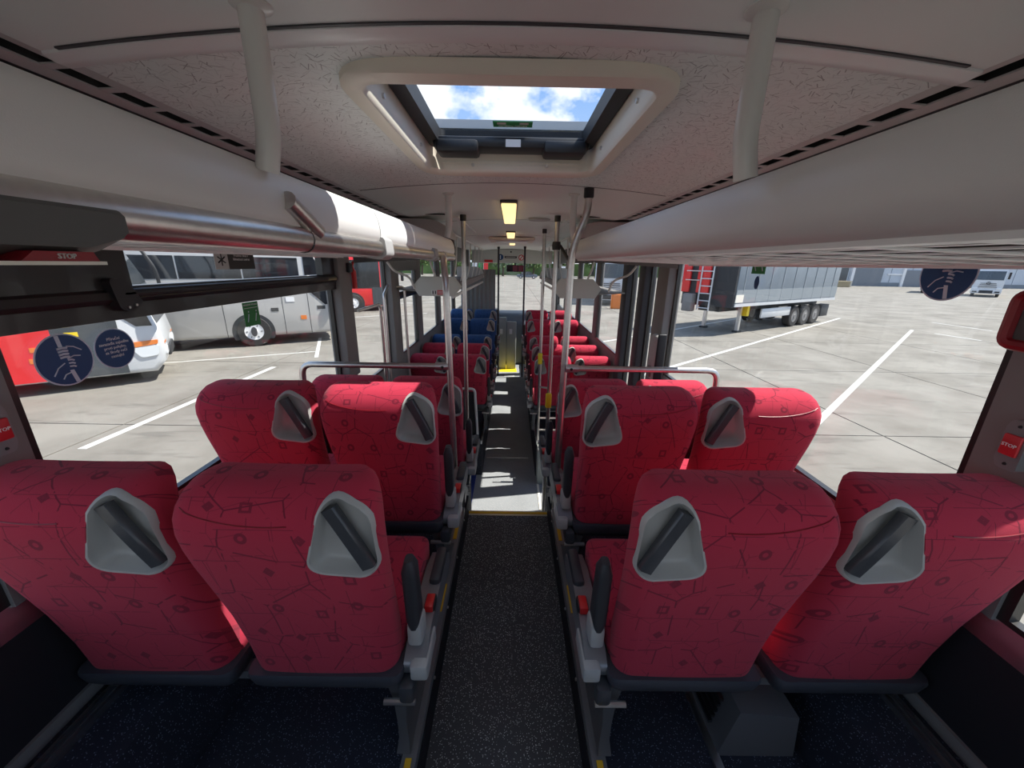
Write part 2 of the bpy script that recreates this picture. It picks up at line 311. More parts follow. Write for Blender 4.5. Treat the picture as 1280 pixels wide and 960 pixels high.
for s in (-1, 1):
    a, b = sorted((s * .275, s * 1.21))
    m = MB(); m.box(a, b, YR, 2.05, ZP - .04, ZP); pl = ob('seat_platform', m, 'vinyl_blue', floor)
    m = MB(); m.box(min(s * .265, s * .279), max(s * .265, s * .279), YR, 2.24, ZA - .03, ZP - .035); ob('platform_side', m, 'wall_dark', floor)
    m = MB(); m.prism([(s * .268, ZP + .006), (s * .312, ZP + .006), (s * .312, ZP), (s * .28, ZP), (s * .28, ZP - .05), (s * .268, ZP - .05)], 'y', YR, 2.05); tr = ob('platform_edge', m, 'silver_plastic', floor)
    for y0, y1 in ((.2, .78), (1.30, 1.45), (1.76, 2.0)):
        m = MB(); m.box(min(s * .281, s * .300), max(s * .281, s * .300), y0, y1, ZP + .006, ZP + .009); ob('yellow_strip', m, 'yellow', tr)
    for y in [-.5 + .31 * i for i in range(9)]:
        m = MB(); m.lathe([(.006, 0), (.006, -s * .004), (.002, -s * .006)], (s * .267, y, ZP - .035), 'x', 8); ob('screw', m, 'steel', tr)
    # wall-side ledge with sloping flank and seat mounting rail
    m = MB(); m.prism([(s * 1.21, -1.23), (s * .99, -1.23), (s * .93, -1.40), (s * .93, ZP), (s * 1.21, ZP)], 'y', YR, 2.05); ob('wall_ledge', m, 'vinyl_blue', floor)
    m = MB(); m.box(min(s * 1.135, s * 1.175), max(s * 1.135, s * 1.175), YR, 2.1, -1.23, -1.212); rl_ = ob('seat_rail', m, 'aluminium', floor)
    m = MB(); m.box(min(s * 1.148, s * 1.162), max(s * 1.148, s * 1.162), YR, 2.1, -1.212, -1.2095); ob('rail_slot', m, 'dark_grey', rl_)
    m = MB(); m.box(min(s * 1.207, s * 1.226), max(s * 1.207, s * 1.226), YR, 2.1, -1.23, -1.19); ob('rail_cover', m, 'pillar_grey', floor)
    # platforms of the third row and of the front rows
    m = MB(); m.box(min(s * .31, s * 1.21), max(s * .31, s * 1.21), 2.05, 2.80, ZL, -1.66); ob('seat_platform', m, 'vinyl_blue', floor)
    m = MB(); m.box(min(s * .33, s * 1.21), max(s * .33, s * 1.21), 4.22, 6.7, ZL, -2.04); ob('seat_platform', m, 'vinyl_blue', floor)
    m = MB(); m.box(min(s * .33, s * 1.21), max(s * .33, s * 1.21), 6.7, 7.7, ZL, -1.93); ob('seat_platform', m, 'vinyl_blue', floor)
    m = MB(); m.box(min(s * .33, s * 1.21), max(s * .33, s * 1.21), 7.7, 8.6, ZL, -1.86); ob('seat_platform', m, 'vinyl_blue', floor)
    m = MB(); m.box(min(s * .325, s * .345), max(s * .325, s * .345), 4.21, 8.62, -2.075, -2.03 if s < 9 else 0); ob('platform_edge', m, 'aluminium', floor)
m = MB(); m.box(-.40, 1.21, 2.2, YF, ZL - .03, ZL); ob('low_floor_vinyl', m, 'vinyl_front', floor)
m = MB(); m.box(-1.21, -.40, 2.2, YF, ZL - .03, ZL); ob('low_floor_side', m, 'vinyl_royal', floor)
m = MB(); m.prism([(-.30, 9.0), (.16, 9.0), (.13, 9.55), (.02, 9.75), (-.12, 9.75)], 'z', ZL, ZL + .004); ob('yellow_marking', m, 'safety_yellow', floor)
m = MB(); m.box(-.14, .10, 8.62, 8.74, ZL, ZL + .003); ob('floor_notice', m, 'white', floor)
m = MB(); m.box(-.30, .26, 4.66, 4.67, ZL, ZL + .004); ob('floor_seam', m, 'aluminium', floor)
m = MB(); m.box(.335, .36, 3.45, 4.2, ZL, ZL + .006); ob('door_sill_strip', m, 'cream', floor)

# ================================================================== walls, pillars, windows
XW = 1.22
def sx(s, a, b): return (min(s * a, s * b), max(s * a, s * b))
PIL = {-1: [(YR, .885), (2.70, 2.90), (3.86, 4.12), (5.05, 5.33), (6.5, 6.75), (8.3, 8.5), (10.2, YF)],
       1: [(YR, .91), (2.97, 3.20), (3.50, 3.66), (4.02, 4.2), (5.5, 5.75), (7.1, 7.35), (8.9, 9.1), (10.3, YF)]}
WIN = {}
nwin = 0
for s, nm in ((-1, 'left'), (1, 'right')):
    wl = thing('wall_' + nm, nm + ' side wall of the bus with dark lower panel and window pillars', None, (s * XW, 5, ZG), kind='structure')
    m = MB(); m.box(*sx(s, 1.226, 1.275), YR, 2.95, ZL, -.85); ob('lower_panel', m, 'wall_dark', wl)
    if s < 0: m = MB(); m.box(*sx(s, 1.226, 1.275), 2.95, YF, ZL, -1.0); ob('lower_panel', m, 'pillar_grey', wl)
    else:
        m = MB(); m.box(*sx(s, 1.226, 1.275), 4.1, YF, ZL, -1.0); ob('lower_panel', m, 'pillar_grey', wl)
    m = MB(); m.prism([(s * 1.212, -.868), (s * 1.214, -.848), (s * 1.224, -.825), (s * 1.26, -.825), (s * 1.26, -.90), (s * 1.215, -.90)], 'y', YR, 2.95); ob('window_sill', m, 'aluminium', wl)
    m = MB(); m.box(*sx(s, 1.217, 1.226), YR, 2.95, -1.19, -.90); ob('side_lining', m, 'wall_dark', wl)
    m = MB(); m.box(*sx(s, 1.19, 1.275), YR, YF, .035, .52); ob('cove_panel', m, 'unit_grey', wl)  # dark colour stands in for the shade inside the racks
    for i, (a, b) in enumerate(PIL[s]):
        zb = -.83 if b < 2.95 else (ZL if s > 0 and 2.9 < a < 4.1 else -1.0)
        m = MB()
        if i == 0: m.box(*sx(s, 1.213, 1.275), .745, b, zb, .035)
        else: m.rbox(*sx(s, 1.165 if a < 5 else 1.212, 1.275), a, b, zb, .035, .012)
        ob('window_pillar', m, 'pillar_grey' if not (s > 0 and i in (2, 3)) else 'dark_grey', wl)
    # panes between the pillars
    for i in range(-1, len(PIL[s]) - 1):
        if i == -1: a, b = YR + .15, .745
        else: a, b = PIL[s][i][1], PIL[s][i + 1][0]
        zb = -.83 if b < 2.98 else (-2.3 if s > 0 and 3.1 < a < 4.1 else -1.0)
        nwin += 1
        wn = thing('window_%d' % nwin, None, None, (s * 1.24, (a + b) / 2, zb), kind='structure')
        WIN[(s, i)] = wn
        m = MB(); m.box(*sx(s, 1.238, 1.243), a, b, zb, .04); ob('pane', m, 'glass', wn)
        m = MB(); m.prism([(a, .02), (a, zb), (b, zb), (b, .02), (b - .022, .02), (b - .022, zb + .02), (a + .022, zb + .02), (a + .022, .02)], 'x', s * 1.224, s * 1.25)
        ob('gasket', m, 'frame_black', wn)
    if s > 0:     # middle door leaves: lower kick panels
        for a, b in ((3.20, 3.50), (3.66, 4.02)):
            m = MB(); m.box(1.22, 1.26, a, b, ZL, -2.3); ob('kick_panel', m, 'pillar_grey', wl)
# hinged top light of the left rear window
wn = WIN[(-1, 0)]
m = MB(); m.box(-1.236, -1.190, .885, 1.235, -.10, .02); ob('blind_panel', m, 'frame_black', wn)
m = MB(); m.prism([(-1.245, -.085), (-1.20, -.085), (-1.18, -.10), (-1.175, -.12), (-1.195, -.135), (-1.195, -.182), (-1.245, -.190)], 'y', .885, 2.70); ob('transom_bar', m, 'frame_black', wn)
m = MB(); m.rbox(-1.195, -1.165, 1.18, 2.55, -.118, -.092, .01); ob('opening_rail', m, 'black_plastic', wn)
for c, d in ((1.236, 1.25), (2.53, 2.70)): m = MB(); m.box(-1.235, -1.195, c, d, -.085, .02); ob('toplight_frame', m, 'frame_black', wn)
m = MB(); m.prism(roundpoly([(1.15, -.06), (1.20, -.06), (1.245, -.135), (1.20, -.16), (1.165, -.15)], .015), 'x', -1.2, -1.165); hg = ob('hinge', m, 'black_plastic', wn)
for q in ((1.19, -.145), (1.215, -.14)):
    m = MB(); m.lathe([(.004, 0), (.004, .003)], (-1.165, q[0], q[1]), 'x', 8); ob('screw', m, 'steel', hg)
wn = WIN[(-1, 2)]
m = MB(); m.prism([(-1.245, -.30), (-1.19, -.30), (-1.175, -.34), (-1.20, -.38), (-1.245, -.38)], 'y', 4.12, 5.05); ob('transom_bar', m, 'frame_black', wn)
m = MB(); m.box(-1.236, -1.2, 4.12, 5.05, -.09, .02); ob('blind_panel', m, 'pillar_grey', wn)
lab = ['left', 'right']
# rear wall with the wide back window behind the camera
rw = thing('wall_rear', 'rear wall of the bus with a wide back window', None, (0, YR, ZG), kind='structure')
m = MB(); hole_panel(m, (-1.27, 1.27, ZL, .52), (-1.08, 1.08, -.72, .17), lambda u, v, t: (u, YR - .06 * t, v)); ob('rear_panel', m, 'pillar_grey', rw)
nwin += 1; wn = thing('window_%d' % nwin, None, None, (0, YR - .03, -.75), kind='structure'); m = MB(); m.box(-1.08, 1.08, YR - .035, YR - .03, -.72, .17); ob('pane', m, 'glass', wn)
# front wall: header, corner posts, windscreen
fw_ = thing('wall_front', 'front end of the bus with header panel, corner posts and apron', None, (0, YF, ZG), kind='structure')
m = MB(); m.rbox(-1.05, 1.05, YF - .12, YF, .02, .37, .02); ob('header_panel', m, 'hex_grey', fw_)
m = MB(); m.box(-1.05, 1.05, YF - .128, YF - .12, .20, .208); ob('header_seam', m, 'vent_plastic', fw_)
m = MB(); m.box(-1.27, 1.27, YF, YF + .08, ZL, -1.22); ob('front_apron', m, 'pillar_grey', fw_)
m = MB(); m.box(-1.27, 1.27, YF - .12, YF + .08, .36, .52); ob('roof_front', m, 'pillar_grey', fw_)
for s in (-1, 1):
    m = MB(); m.box(*sx(s, 1.12, 1.27), YF - .1, YF + .08, -1.22, .37); ob('corner_post', m, 'pillar_grey', fw_)
nwin += 1; wn = thing('window_%d' % nwin, None, None, (0, YF + .05, -1.22), kind='structure'); m = MB(); m.box(-1.12, 1.12, YF + .04, YF + .046, -1.22, .37); ob('windscreen', m, 'windshield', wn)

# ================================================================== ceiling
def zc(x): return .372 - .047 * (abs(x) / .76) ** 2          # slightly crowned
HX0, HX1, HY0, HY1 = -.32, .30, .93, 1.70                     # hatch opening
ceil = thing('ceiling', 'light grey crowned bus ceiling with printed dash pattern panel', None, (0, 3, .33), kind='structure')
def ceil_panel(name, y0, y1, m_, hole=False, up_=0):
    xs = sorted(set([-.77 + 1.54 * i / 20 for i in range(21)] + ([HX0, HX1] if hole else []))); ys = sorted(set([y0, y1] + ([HY0, HY1] if hole else [])))
    m = MB(); idx = {}
    for lay, dz in ((0, 0), (1, .012)):
        for i, x in enumerate(xs):
            for j, y in enumerate(ys): idx[lay, i, j] = len(m.v); m.v.append((x, y, zc(x) + dz + up_))
    for i in range(len(xs) - 1):
        for j in range(len(ys) - 1):
            if hole and xs[i] >= HX0 - 1e-6 and xs[i + 1] <= HX1 + 1e-6 and ys[j] >= HY0 - 1e-6 and ys[j + 1] <= HY1 + 1e-6: continue
            for lay in (0, 1): m.f.append((idx[lay, i, j], idx[lay, i + 1, j], idx[lay, i + 1, j + 1], idx[lay, i, j + 1]))
    return ob(name, m, m_, ceil)
ceil_panel('ceiling_panel', YR, .765, 'ceiling_smooth', up_=-.006)
ceil_panel('patterned_panel', .775, 2.05, 'ceiling_dash', True)
ceil_panel('ceiling_panel', 2.056, 3.62, 'ceiling_smooth'); ceil_panel('ceiling_panel', 3.626, 5.4, 'ceiling_smooth'); ceil_panel('ceiling_panel', 5.406, 7.4, 'ceiling_smooth'); ceil_panel('ceiling_panel', 7.406, YF, 'ceiling_smooth')
m = MB(); rings = []
for i in range(25):
    x = -.77 + 1.54 * i / 24; rings.append([(x, y, zc(x) + z) for y, z in ((.755, .002), (.758, -.010), (.775, -.014), (.80, -.013), (.812, -.004), (.812, .004))])
m.loft(rings); ob('cross_trim', m, 'rack_white', ceil)
for y in (2.053, 3.623, 5.403):
    m = MB(); m.loft([[(x, y - .004, zc(x) - .0008), (x, y + .004, zc(x) - .0008), (x, y + .004, zc(x) + .006), (x, y - .004, zc(x) + .006)] for x in [-.74 + 1.48 * i / 16 for i in range(17)]]); ob('panel_seam', m, 'dark_grey', ceil)
m = MB(); m.loft([[(x, .750, zc(x) - .0085), (x, .7565, zc(x) - .0085), (x, .7565, zc(x)), (x, .750, zc(x))] for x in [-.74 + 1.48 * i / 16 for i in range(17)]]); ob('panel_seam', m, 'dark_grey', ceil)
# roof skin above, cut out for the hatch
m = MB(); hole_panel(m, (-1.27, 1.27, YR - .06, YF + .08), (HX0 - .02, HX1 + .02, HY0 - .02, HY1 + .02), lambda u, v, t: (u, v, .50 + .03 * t))
ob('roof_skin', m, 'paint_silver', ceil)
# air duct rails with slots
for k, s in enumerate((-1, 1)):
    tr = thing('trim_%d' % (k + 1), ('left', 'right')[k] + ' slotted air duct rail along the ceiling edge', None, (s * .87, 1.1, .34), kind='structure')
    m = MB()
    m.prism([(s * .738, .334), (s * .745, .328), (s * .768, .326), (s * .774, .332), (s * .774, .340), (s * .738, .345)], 'y', YR, 3.1); ob('duct_bead', m, 'rack_white', tr)
    for a, b in ((.774, .814), (.856, .90)): m = MB(); m.box(*sx(s, a, b), YR, 3.1, .3285, .332); ob('slot_rail', m, 'vent_plastic', tr)
    y = YR + .02
    while y < 3.1:
        m = MB(); m.prism(roundpoly([(s * .814, y - .004), (s * .814, y + .016), (s * .860, y + .022), (s * .860, y + .002)], .004, 2), 'z', .3292, .332); ob('slot_web', m, 'vent_plastic', tr); y += .104
    m = MB(); m.prism([(s * .776, .3325), (s * .776, .39), (s * 1.19, .39), (s * 1.19, .33), (s * .897, .3325), (s * .895, .34), (s * .89, .36), (s * .78, .36), (s * .78, .3325)], 'y', YR, 3.1); ob('duct_channel', m, 'black_plastic', tr)  # black outer underside puts the shade above the racks into colour
    m = MB(); m.box(*sx(s, .75, 1.19), 3.1, YF, .335, .35); ob('side_ceiling', m, 'ceiling_smooth', tr)

# roof hatch
ht = thing('roof_hatch', 'beige framed roof hatch with clear glass showing cloudy blue sky', 'roof hatch', (0, 1.32, .35))
def rr(x0, x1, y0, y1, r, n=6): return roundpoly([(x0, y0), (x1, y0), (x1, y1), (x0, y1)], r, n)
O = rr(-.368, .348, .872, 1.785, .12); I = rr(-.318, .298, .93, 1.70, .06); T_ = rr(-.322, .302, .926, 1.705, .04)
m = MB(); zo = lambda q: zc(q[0]) - .002
m.loft([[(*q, zo(q) + .004) for q in O], [(*q, zo(q) - .010) for q in O], [(q[0] * .985, (q[1] - 1.32) * .985 + 1.32, .345) for q in O], [(q[0] * 1.02, (q[1] - 1.315) * 1.02 + 1.315, .343) for q in I], [(*q, .352) for q in I], [(*q, .40) for q in T_], [(*q, .44) for q in T_]], True, (False, False))
ob('frame', m, 'hatch_beige', ht, 50)
m = MB(); L0 = rr(-.318, .298, .935, 1.70, .05); L1 = rr(-.275, .255, .985, 1.655, .03)
m.loft([[(*q, .425) for q in L0], [(*q, .425) for q in L1], [(*q, .475) for q in L1], [(*q, .475) for q in L0]], True, (False, False)); m.f += [(3 * len(L0) + i, 3 * len(L0) + (i + 1) % len(L0), (i + 1) % len(L0), i) for i in range(len(L0))]
ob('gasket', m, 'rubber', ht)
m = MB(); m.rbox(-.30, .28, 1.60, 1.70, .405, .445, .015); ob('latch_housing', m, 'black_plastic', ht)
for a, b in ((-.285, -.13), (.11, .265)):
    m = MB(); m.rbox(a, b, 1.585, 1.69, .388, .43, .012); ob('handle_cover', m, 'black_plastic', ht)
m = MB(); m.box(-.29, .27, .97, 1.67, .478, .484); ob('pane', m, 'hatch_glass', ht)
m = MB(); m.box(-.075, .065, 1.555, 1.61, .474, .4765); gs = ob('exit_sticker', m, 'sticker_green', ht, label='green emergency exit sticker')
m = text('NOUZOVÝ VÝCHOD', .011).frame((-.005, 1.596, .4735), (1, 0, 0), (0, 1, 0)); ob('lettering', m, 'white', gs)
for dx in (-.045, .035):
    m = MB(); m.box(dx - .016, dx + .016, 1.562, 1.580, .4732, .474); ob('pictogram', m, 'sticker_grey', gs)
m = MB(); m.box(-.03, .025, 1.596, 1.5985, .408, .432); ob('type_plate', m, 'white', ht)
for dx in (-.16, .13):
    m = MB(); m.lathe([(.007, 0), (.006, -.004), (.002, -.006)], (dx, 1.70, .37), 'y', 10); ob('screw', m, 'steel', ht)
for dy in (1.1, 1.5):
    for xx in (-.319, .299):
        m = MB(); m.lathe([(.006, -.004), (.006, .004)], (xx, dy, .385), 'x', 10); ob('screw', m, 'steel', ht)

# ================================================================== rear luggage racks
def rack(s, y1, label):
    r = thing('luggage_rack', label, 'luggage rack', (s * .8, 1.0, 0))
    prof = [(.47, .143), (.452, .152), (.434, .156), (.42, .151), (.409, .138), (.400, .115), (.396, .092)]
    if s > 0: prof += [(.398, .070), (.408, .048), (.425, .036), (.45, .032), (.47, .034)]
    else: prof += [(.396, .075), (.402, .058), (.42, .045), (.47, .040)]
    inner = [(x + .008, z + (.004 if i > 5 else -.006)) for i, (x, z) in enumerate(prof)][::-1]
    secs = [(YR, 1.235), (1.24, y1)] if s < 0 else [(YR, y1)]
    for k, (a, b) in enumerate(secs):
        m = MB(); m.loft([[(s * x, y, z) for x, z in prof + inner] for y in (a, b)]); ob('front_shell', m, 'rack_plastic' if k == 0 else 'rack_white', r, 50)  # left section past the seam is whiter: brighter light put into its colour
    m = MB(); ze = .030 if s < 0 else .018
    for i in range(9):
        x = .475 + i * .085; z = .034 + (ze - .034) * i / 8; m.box(*sx(s, x, x + .022), YR, y1, z, z + .003)
    y = YR + .05
    while y < y1: m.loft([[(s * q, y + d, .034 + (ze - .034) * (q - .475) / .7 - e) for d, e in ((0, 0), (.022, 0), (.022, .003), (0, .003))] for q in (.47, 1.17)]); y += .16
    g = ob('grille', m, 'rack_white', r); g['kind'] = 'stuff'
    m = MB(); m.box(*sx(s, 1.165, 1.19), YR, y1, ze - .010, ze + .015); ob('wall_rail', m, 'rack_white', r)
    m = MB(); m.box(*sx(s, .43, .47), YR, y1, .028, .036); ob('edge_strip', m, 'rack_white', r)
    m = MB(); m.prism([(s * .40, .15), (s * .39, .09), (s * .42, .03), (s * 1.1, -.01), (s * 1.1, .20), (s * .8, .24), (s * .46, .17)], 'y', y1, y1 + .012); ob('end_cap', m, 'unit_grey', r)
    return r
rL = rack(-1, 2.80, 'left overhead luggage rack with stainless grab tube along its lip')
rR = rack(1, 2.66, 'right overhead luggage rack with smooth grey curved front')
m = MB(); m.tube([(-.41, -.6, .040), (-.41, 2.78, .038)], .0235, 16); tb = ob('grab_tube', m, 'steel', rL)
for y in (.80,):
    m = MB(); m.tube([(-.41, y, .038), (-.41, y + .004, .038)], .0242, 16); ob('tube_joint', m, 'dark_grey', tb)
for y in (1.27, 2.06):
    m = MB(); m.prism(roundpoly([(-.445, .075), (-.385, .07), (-.38, .02), (-.40, .005), (-.48, .018)], .012), 'y', y - .035, y + .045); ob('tube_bracket', m, 'pillar_light', rL)
m = MB(); m.tube([(-.395, .735, .100), (-.395, .835, .056)], .017, 12); ob('diagonal_stub', m, 'steel', rL)
# hangers between ceiling and racks
for i, (x, y, lb) in enumerate(((-.388, .70, 'grey vertical hanger tube at the left rack, nearest the camera'), (.362, .69, 'grey vertical hanger tube at the right rack, nearest the camera'), (-.352, 2.3, 'grey vertical hanger tube at the far end of the left rack'), (.327, 2.26, 'grey vertical hanger tube behind the bent steel pole on the right'))):
    s = -1 if x < 0 else 1; h = thing('rack_hanger', lb, 'hanger tube', (x, y, .145), 'rack hanger tubes')
    m = MB(); m.tube(bend([(x, y, .362), (x, y, .19), (x + s * .014, y + .004, .138)], .04), .0175, 14); ob('tube', m, 'painted_grey', h)
    m = MB(); m.lathe([(.03, 0), (.03, -.006), (.02, -.012)], (x, y, zc(x)), 'z', 18); ob('flange', m, 'painted_grey', h)

# service unit on the left tube
su = thing('service_unit', 'dark grey passenger service unit under the left rack with red stop strip', 'service unit', (-.43, .2, -.005))
m = MB(); m.loft([[(-.383, y, za), (-.383, y, zb), (-.39, y, .046), (-.54, y, .046), (-.54, y, zd), (-.41, y, zd)] for y, za, zb, zd in ((-.3, .008, .040, -.004), (.37, .008, .040, -.004), (.405, .018, .040, .006), (.412, .024, .038, .016))]); ob('housing', m, 'unit_grey', su, 30)
m = MB(); m.prism([(.312, -.004), (.372, -.004), (.368, .004), (.322, .004)], 'x', -.42, -.379); st_ = ob('stop_strip', m, 'dark_red', su)
m = MB(); m.box(-.42, -.377, .29, .376, -.007, -.004); ob('strip_edge', m, 'cream', su)
m = text('STOP', .006).frame((-.3784, .345, .0), (0, 1, 0), (0, 0, 1)); ob('lettering', m, 'sticker_grey', st_)

# ================================================================== seats
PROF = [(.325, .012, .190), (.335, .002, .203), (.36, -.003, .208), (.46, -.012, .212), (.58, -.026, .215), (.70, -.043, .217), (.80, -.058, .217), (.87, -.067, .215), (.92, -.070, .211), (.955, -.066, .205), (.985, -.055, .196), (1.01, -.038, .184), (1.028, -.016, .168), (1.038, .010, .145), (1.040, .030, .115)]
PROF = [(z if z < .58 else .58 + (z - .58) * .891, y, h) for (z, y, _), h in zip([(z, y - .05 * max(0, z - .40) / .6, h) for z, y, h in PROF], (.192, .200, .202, .205, .209, .215, .221, .223, .223, .221, .216, .209, .199, .182, .158))]
TH = [.085, .10, .105, .105, .10, .095, .095, .10, .105, .11, .11, .105, .092, .07, .03]
def lerp_prof(z):
    for i in range(len(PROF) - 1):
        a, b = PROF[i], PROF[i + 1]
        if a[0] <= z <= b[0]: t = (z - a[0]) / (b[0] - a[0]); return a[1] + (b[1] - a[1]) * t, a[2] + (b[2] - a[2]) * t
    return PROF[-1][1:]
CR = .047
def rear_y(x, z):
    y, hw = lerp_prof(z); e = abs(x) - (hw - CR)
    y += .006 * (x / hw) ** 2
    if e > 0: y += CR - math.sqrt(max(0, CR * CR - min(e, CR) ** 2))
    return y
def back_rings(grow=0):
    rings = []
    for (z, y0, hw), th in zip(PROF, TH):
        g = []
        r = min(CR, th * .5, hw * .6)
        pts = []
        for k in range(6): a = math.pi / 2 * k / 5; pts.append((-hw + r - r * math.cos(a) , y0 + r - r * math.sin(a)))
        for x in (-.10, -.05, 0, .05, .10): pts.append((x * hw / .217, y0))
        for k in range(6): a = math.pi / 2 * (1 - k / 5); pts.append((hw - r + r * math.cos(a), y0 + r - r * math.sin(a)))
        rf = min(.03, th * .4)
        for k in range(4): a = math.pi / 2 * k / 3; pts.append((hw - rf + rf * math.cos(a), y0 + th - rf + rf * math.sin(a)))
        cv = 1 if z < .88 else 0; pts += [(hw * .62, y0 + th - .004 * cv), (hw * .4, y0 + th - .022 * cv), (0, y0 + th - .026 * cv), (-hw * .4, y0 + th - .022 * cv), (-hw * .62, y0 + th - .004 * cv)]
        for k in range(4): a = math.pi / 2 * (1 - k / 3); pts.append((-hw + rf - rf * math.cos(a), y0 + th - rf + rf * math.sin(a)))
        rings.append([(x, y + .006 * (x / hw) ** 2, z) for x, y in pts])
    return rings
BEZ = roundpoly([(.122, .992), (.2205, .950), (.2195, .762), (.064, .788)], [.05, .10, .04, .045], 7)
def bez(s, f=1., cx=.158, cz=.862): return [(s * (cx + (x - cx) * f), cz + (z - cz) * f) for x, z in BEZ]
def bezpath(s, f, dy): return [(x, rear_y(x, z) + dy, z) for x, z in bez(s, f)]
CUT = {}
def back_mesh(s):
    if s in CUT: return CUT[s]
    m = MB(); m.loft(back_rings()); c = MB(); b = bez(s, .955)
    c.loft([[(x, -.16, z) for x, z in b], [(x, rear_y(x, z) + .046, z) for x, z in b]])
    obs = []
    for q in (m, c):
        me = bpy.data.meshes.new('tmp'); me.from_pydata(q.v, [], q.f); bm = bmesh.new(); bm.from_mesh(me); bmesh.ops.recalc_face_normals(bm, faces=bm.faces); bm.to_mesh(me); bm.free()
        o = bpy.data.objects.new('tmp', me); COL.objects.link(o); obs.append(o)
    md = obs[0].modifiers.new('b', 'BOOLEAN'); md.operation = 'DIFFERENCE'; md.object = obs[1]; md.solver = 'EXACT'
    me = bpy.data.meshes.new_from_object(obs[0].evaluated_get(bpy.context.evaluated_depsgraph_get()))
    r = MB(); r.add([v.co[:] for v in me.vertices], [tuple(q.vertices) for q in me.polygons])
    for o in obs: bpy.data.objects.remove(o)
    CUT[s] = r; return r
def make_seat(s, aisle, fab):
    """s = side on which the grab handle (and the aisle) lies, local +y forward, z from the platform."""
    r = thing('bus_seat', 'x', 'seat', (0, 0, -H), 'bus seats', local=True)
    bk = ob('backrest', back_mesh(s), fab, r, 40)
    m = MB(); m.tube([(x, rear_y(x, .922 + .022 * (x / .19) ** 4 - .006 * math.cos(x * 16)) - .0005, .922 + .022 * (x / .19) ** 4 - .006 * math.cos(x * 16)) for x in [-.185 + .37 * i / 24 - 0 * s for i in range(25) if not .05 < s * (-.185 + .37 * i / 24)]], .0016, 5); ob('seam', m, 'dark_red' if fab == 'fabric_red' else 'sticker_blue', bk)
    # grab handle: shell, rim and dark grip
    m = MB(); m.loft([bezpath(s, 1.0, -.001), bezpath(s, .99, -.007), bezpath(s, .93, -.006), bezpath(s, .89, .004), bezpath(s, .82, .030), bezpath(s, .70, .039), bezpath(s, .35, .041), bezpath(s, .05, .041)], True, (False, True)); hs = ob('handle_shell', m, 'handle_shell', r, 50)
    pa, pb = (s * .128, .950), (s * .196, .788); G = []
    for k in range(9):
        t = k / 8; x = pa[0] + (pb[0] - pa[0]) * t + s * .004 * math.sin(math.pi * t); z = pa[1] + (pb[1] - pa[1]) * t + .004 * math.sin(math.pi * t)
        y = rear_y(*pa) * (1 - t) + rear_y(*pb) * t + .004 - .006 * math.sin(math.pi * t); hw_ = .0165
        dx, dz = (pb[1] - pa[1]), -(pb[0] - pa[0]); L = math.hypot(dx, dz); dx, dz = dx / L, dz / L
        G.append([(x + dx * hw_ * u, y + v, z + dz * hw_ * u) for u, v in ((-1, .012), (-1, -.002), (-.75, -.007), (.75, -.007), (1, -.002), (1, .012))])
    m = MB(); m.loft(G); ob('grip', m, 'grip', hs, 50)
    # cushion, rear pan
    m = MB(); sec = []
    for y, z0, z1, hw in ((.05, .33, .40, .19), (.07, .315, .425, .205), (.16, .31, .435, .21), (.34, .315, .44, .21), (.44, .325, .44, .208), (.475, .335, .425, .20), (.485, .35, .40, .185)):
        sec.append([(x, y, z) for x, z in roundpoly([(-hw, z0), (hw, z0), (hw, z1), (-hw, z1)], .035, 4)])
    m.loft(sec); ob('cushion', m, fab, r, 60)
    m = MB(); sec = []
    for z, y0, y1, hw in ((.265, .035, .44, .185), (.272, .012, .45, .20), (.30, -.004, .45, .213), (.335, -.012, .13, .219), (.345, -.009, .12, .217)):
        sec.append([(x, y, z) for x, y in roundpoly([(-hw, y0), (hw, y0), (hw, y1), (-hw, y1)], .03, 4)])
    m.loft(sec); ob('seat_pan', m, 'shell', r, 50)
    for yb in (.06, .36): m = MB(); m.box(-.222, .222, yb, yb + .04, .235, .265); ob('support_bar', m, 'silver_plastic', r)
    if aisle:
        sgn = s
        def bx(m, x0, x1, *a, **k): return m.rbox(min(sgn * x0, sgn * x1), max(sgn * x0, sgn * x1), *a, **k)
        # folded-up armrest
        m = MB(); sec = []
        for t in range(9):
            u = t / 8; z = .44 + .245 * u; y = .085 - .02 * u; hy = .032 - .004 * u if u < .9 else .018; hx = .019 if 0 < t < 8 else .011
            sec.append([(sgn * .243 + a, y + b, z) for a, b in roundpoly([(-hx, -hy), (hx, -hy), (hx, hy), (-hx, hy)], .012, 3)])
        m.loft(sec); ar = ob('armrest', m, 'arm_pad', r, 50)
        m = MB(); bx(m, .222, .266, .055, .125, .375, .455, r=.012); ob('armrest_hinge', m, 'handle_shell', ar)
        # moulded side cover, belt buckle, forward pad
        m = MB(); m.prism(roundpoly([(.03, .30), (.46, .30), (.47, .36), (.35, .395), (.10, .385), (.02, .345)], .02), 'x', sgn * .216, sgn * .280); sc_ = ob('side_cover', m, 'silver_plastic', r)
        m = MB(); bx(m, .236, .288, .01, .15, .300, .355, r=.010); ob('hinge_cover', m, 'handle_shell', r)
        m = MB(); bx(m, .240, .280, .27, .44, .375, .412, r=.014); ob('forward_pad', m, 'arm_pad', r)
        m = MB(); bx(m, .246, .280, .165, .22, .365, .408, r=.006); bu = ob('belt_buckle', m, 'black_plastic', r)
        m = MB(); bx(m, .250, .276, .161, .214, .388, .413, r=.003); ob('release_button', m, 'red_plastic', bu)
        m = MB(); bx(m, .205, .250, -.01, .09, .235, .30, r=.012); ob('recline_bracket', m, 'grip', r)
        # pedestal leg leaning to the platform edge
        m = MB(); sec = []
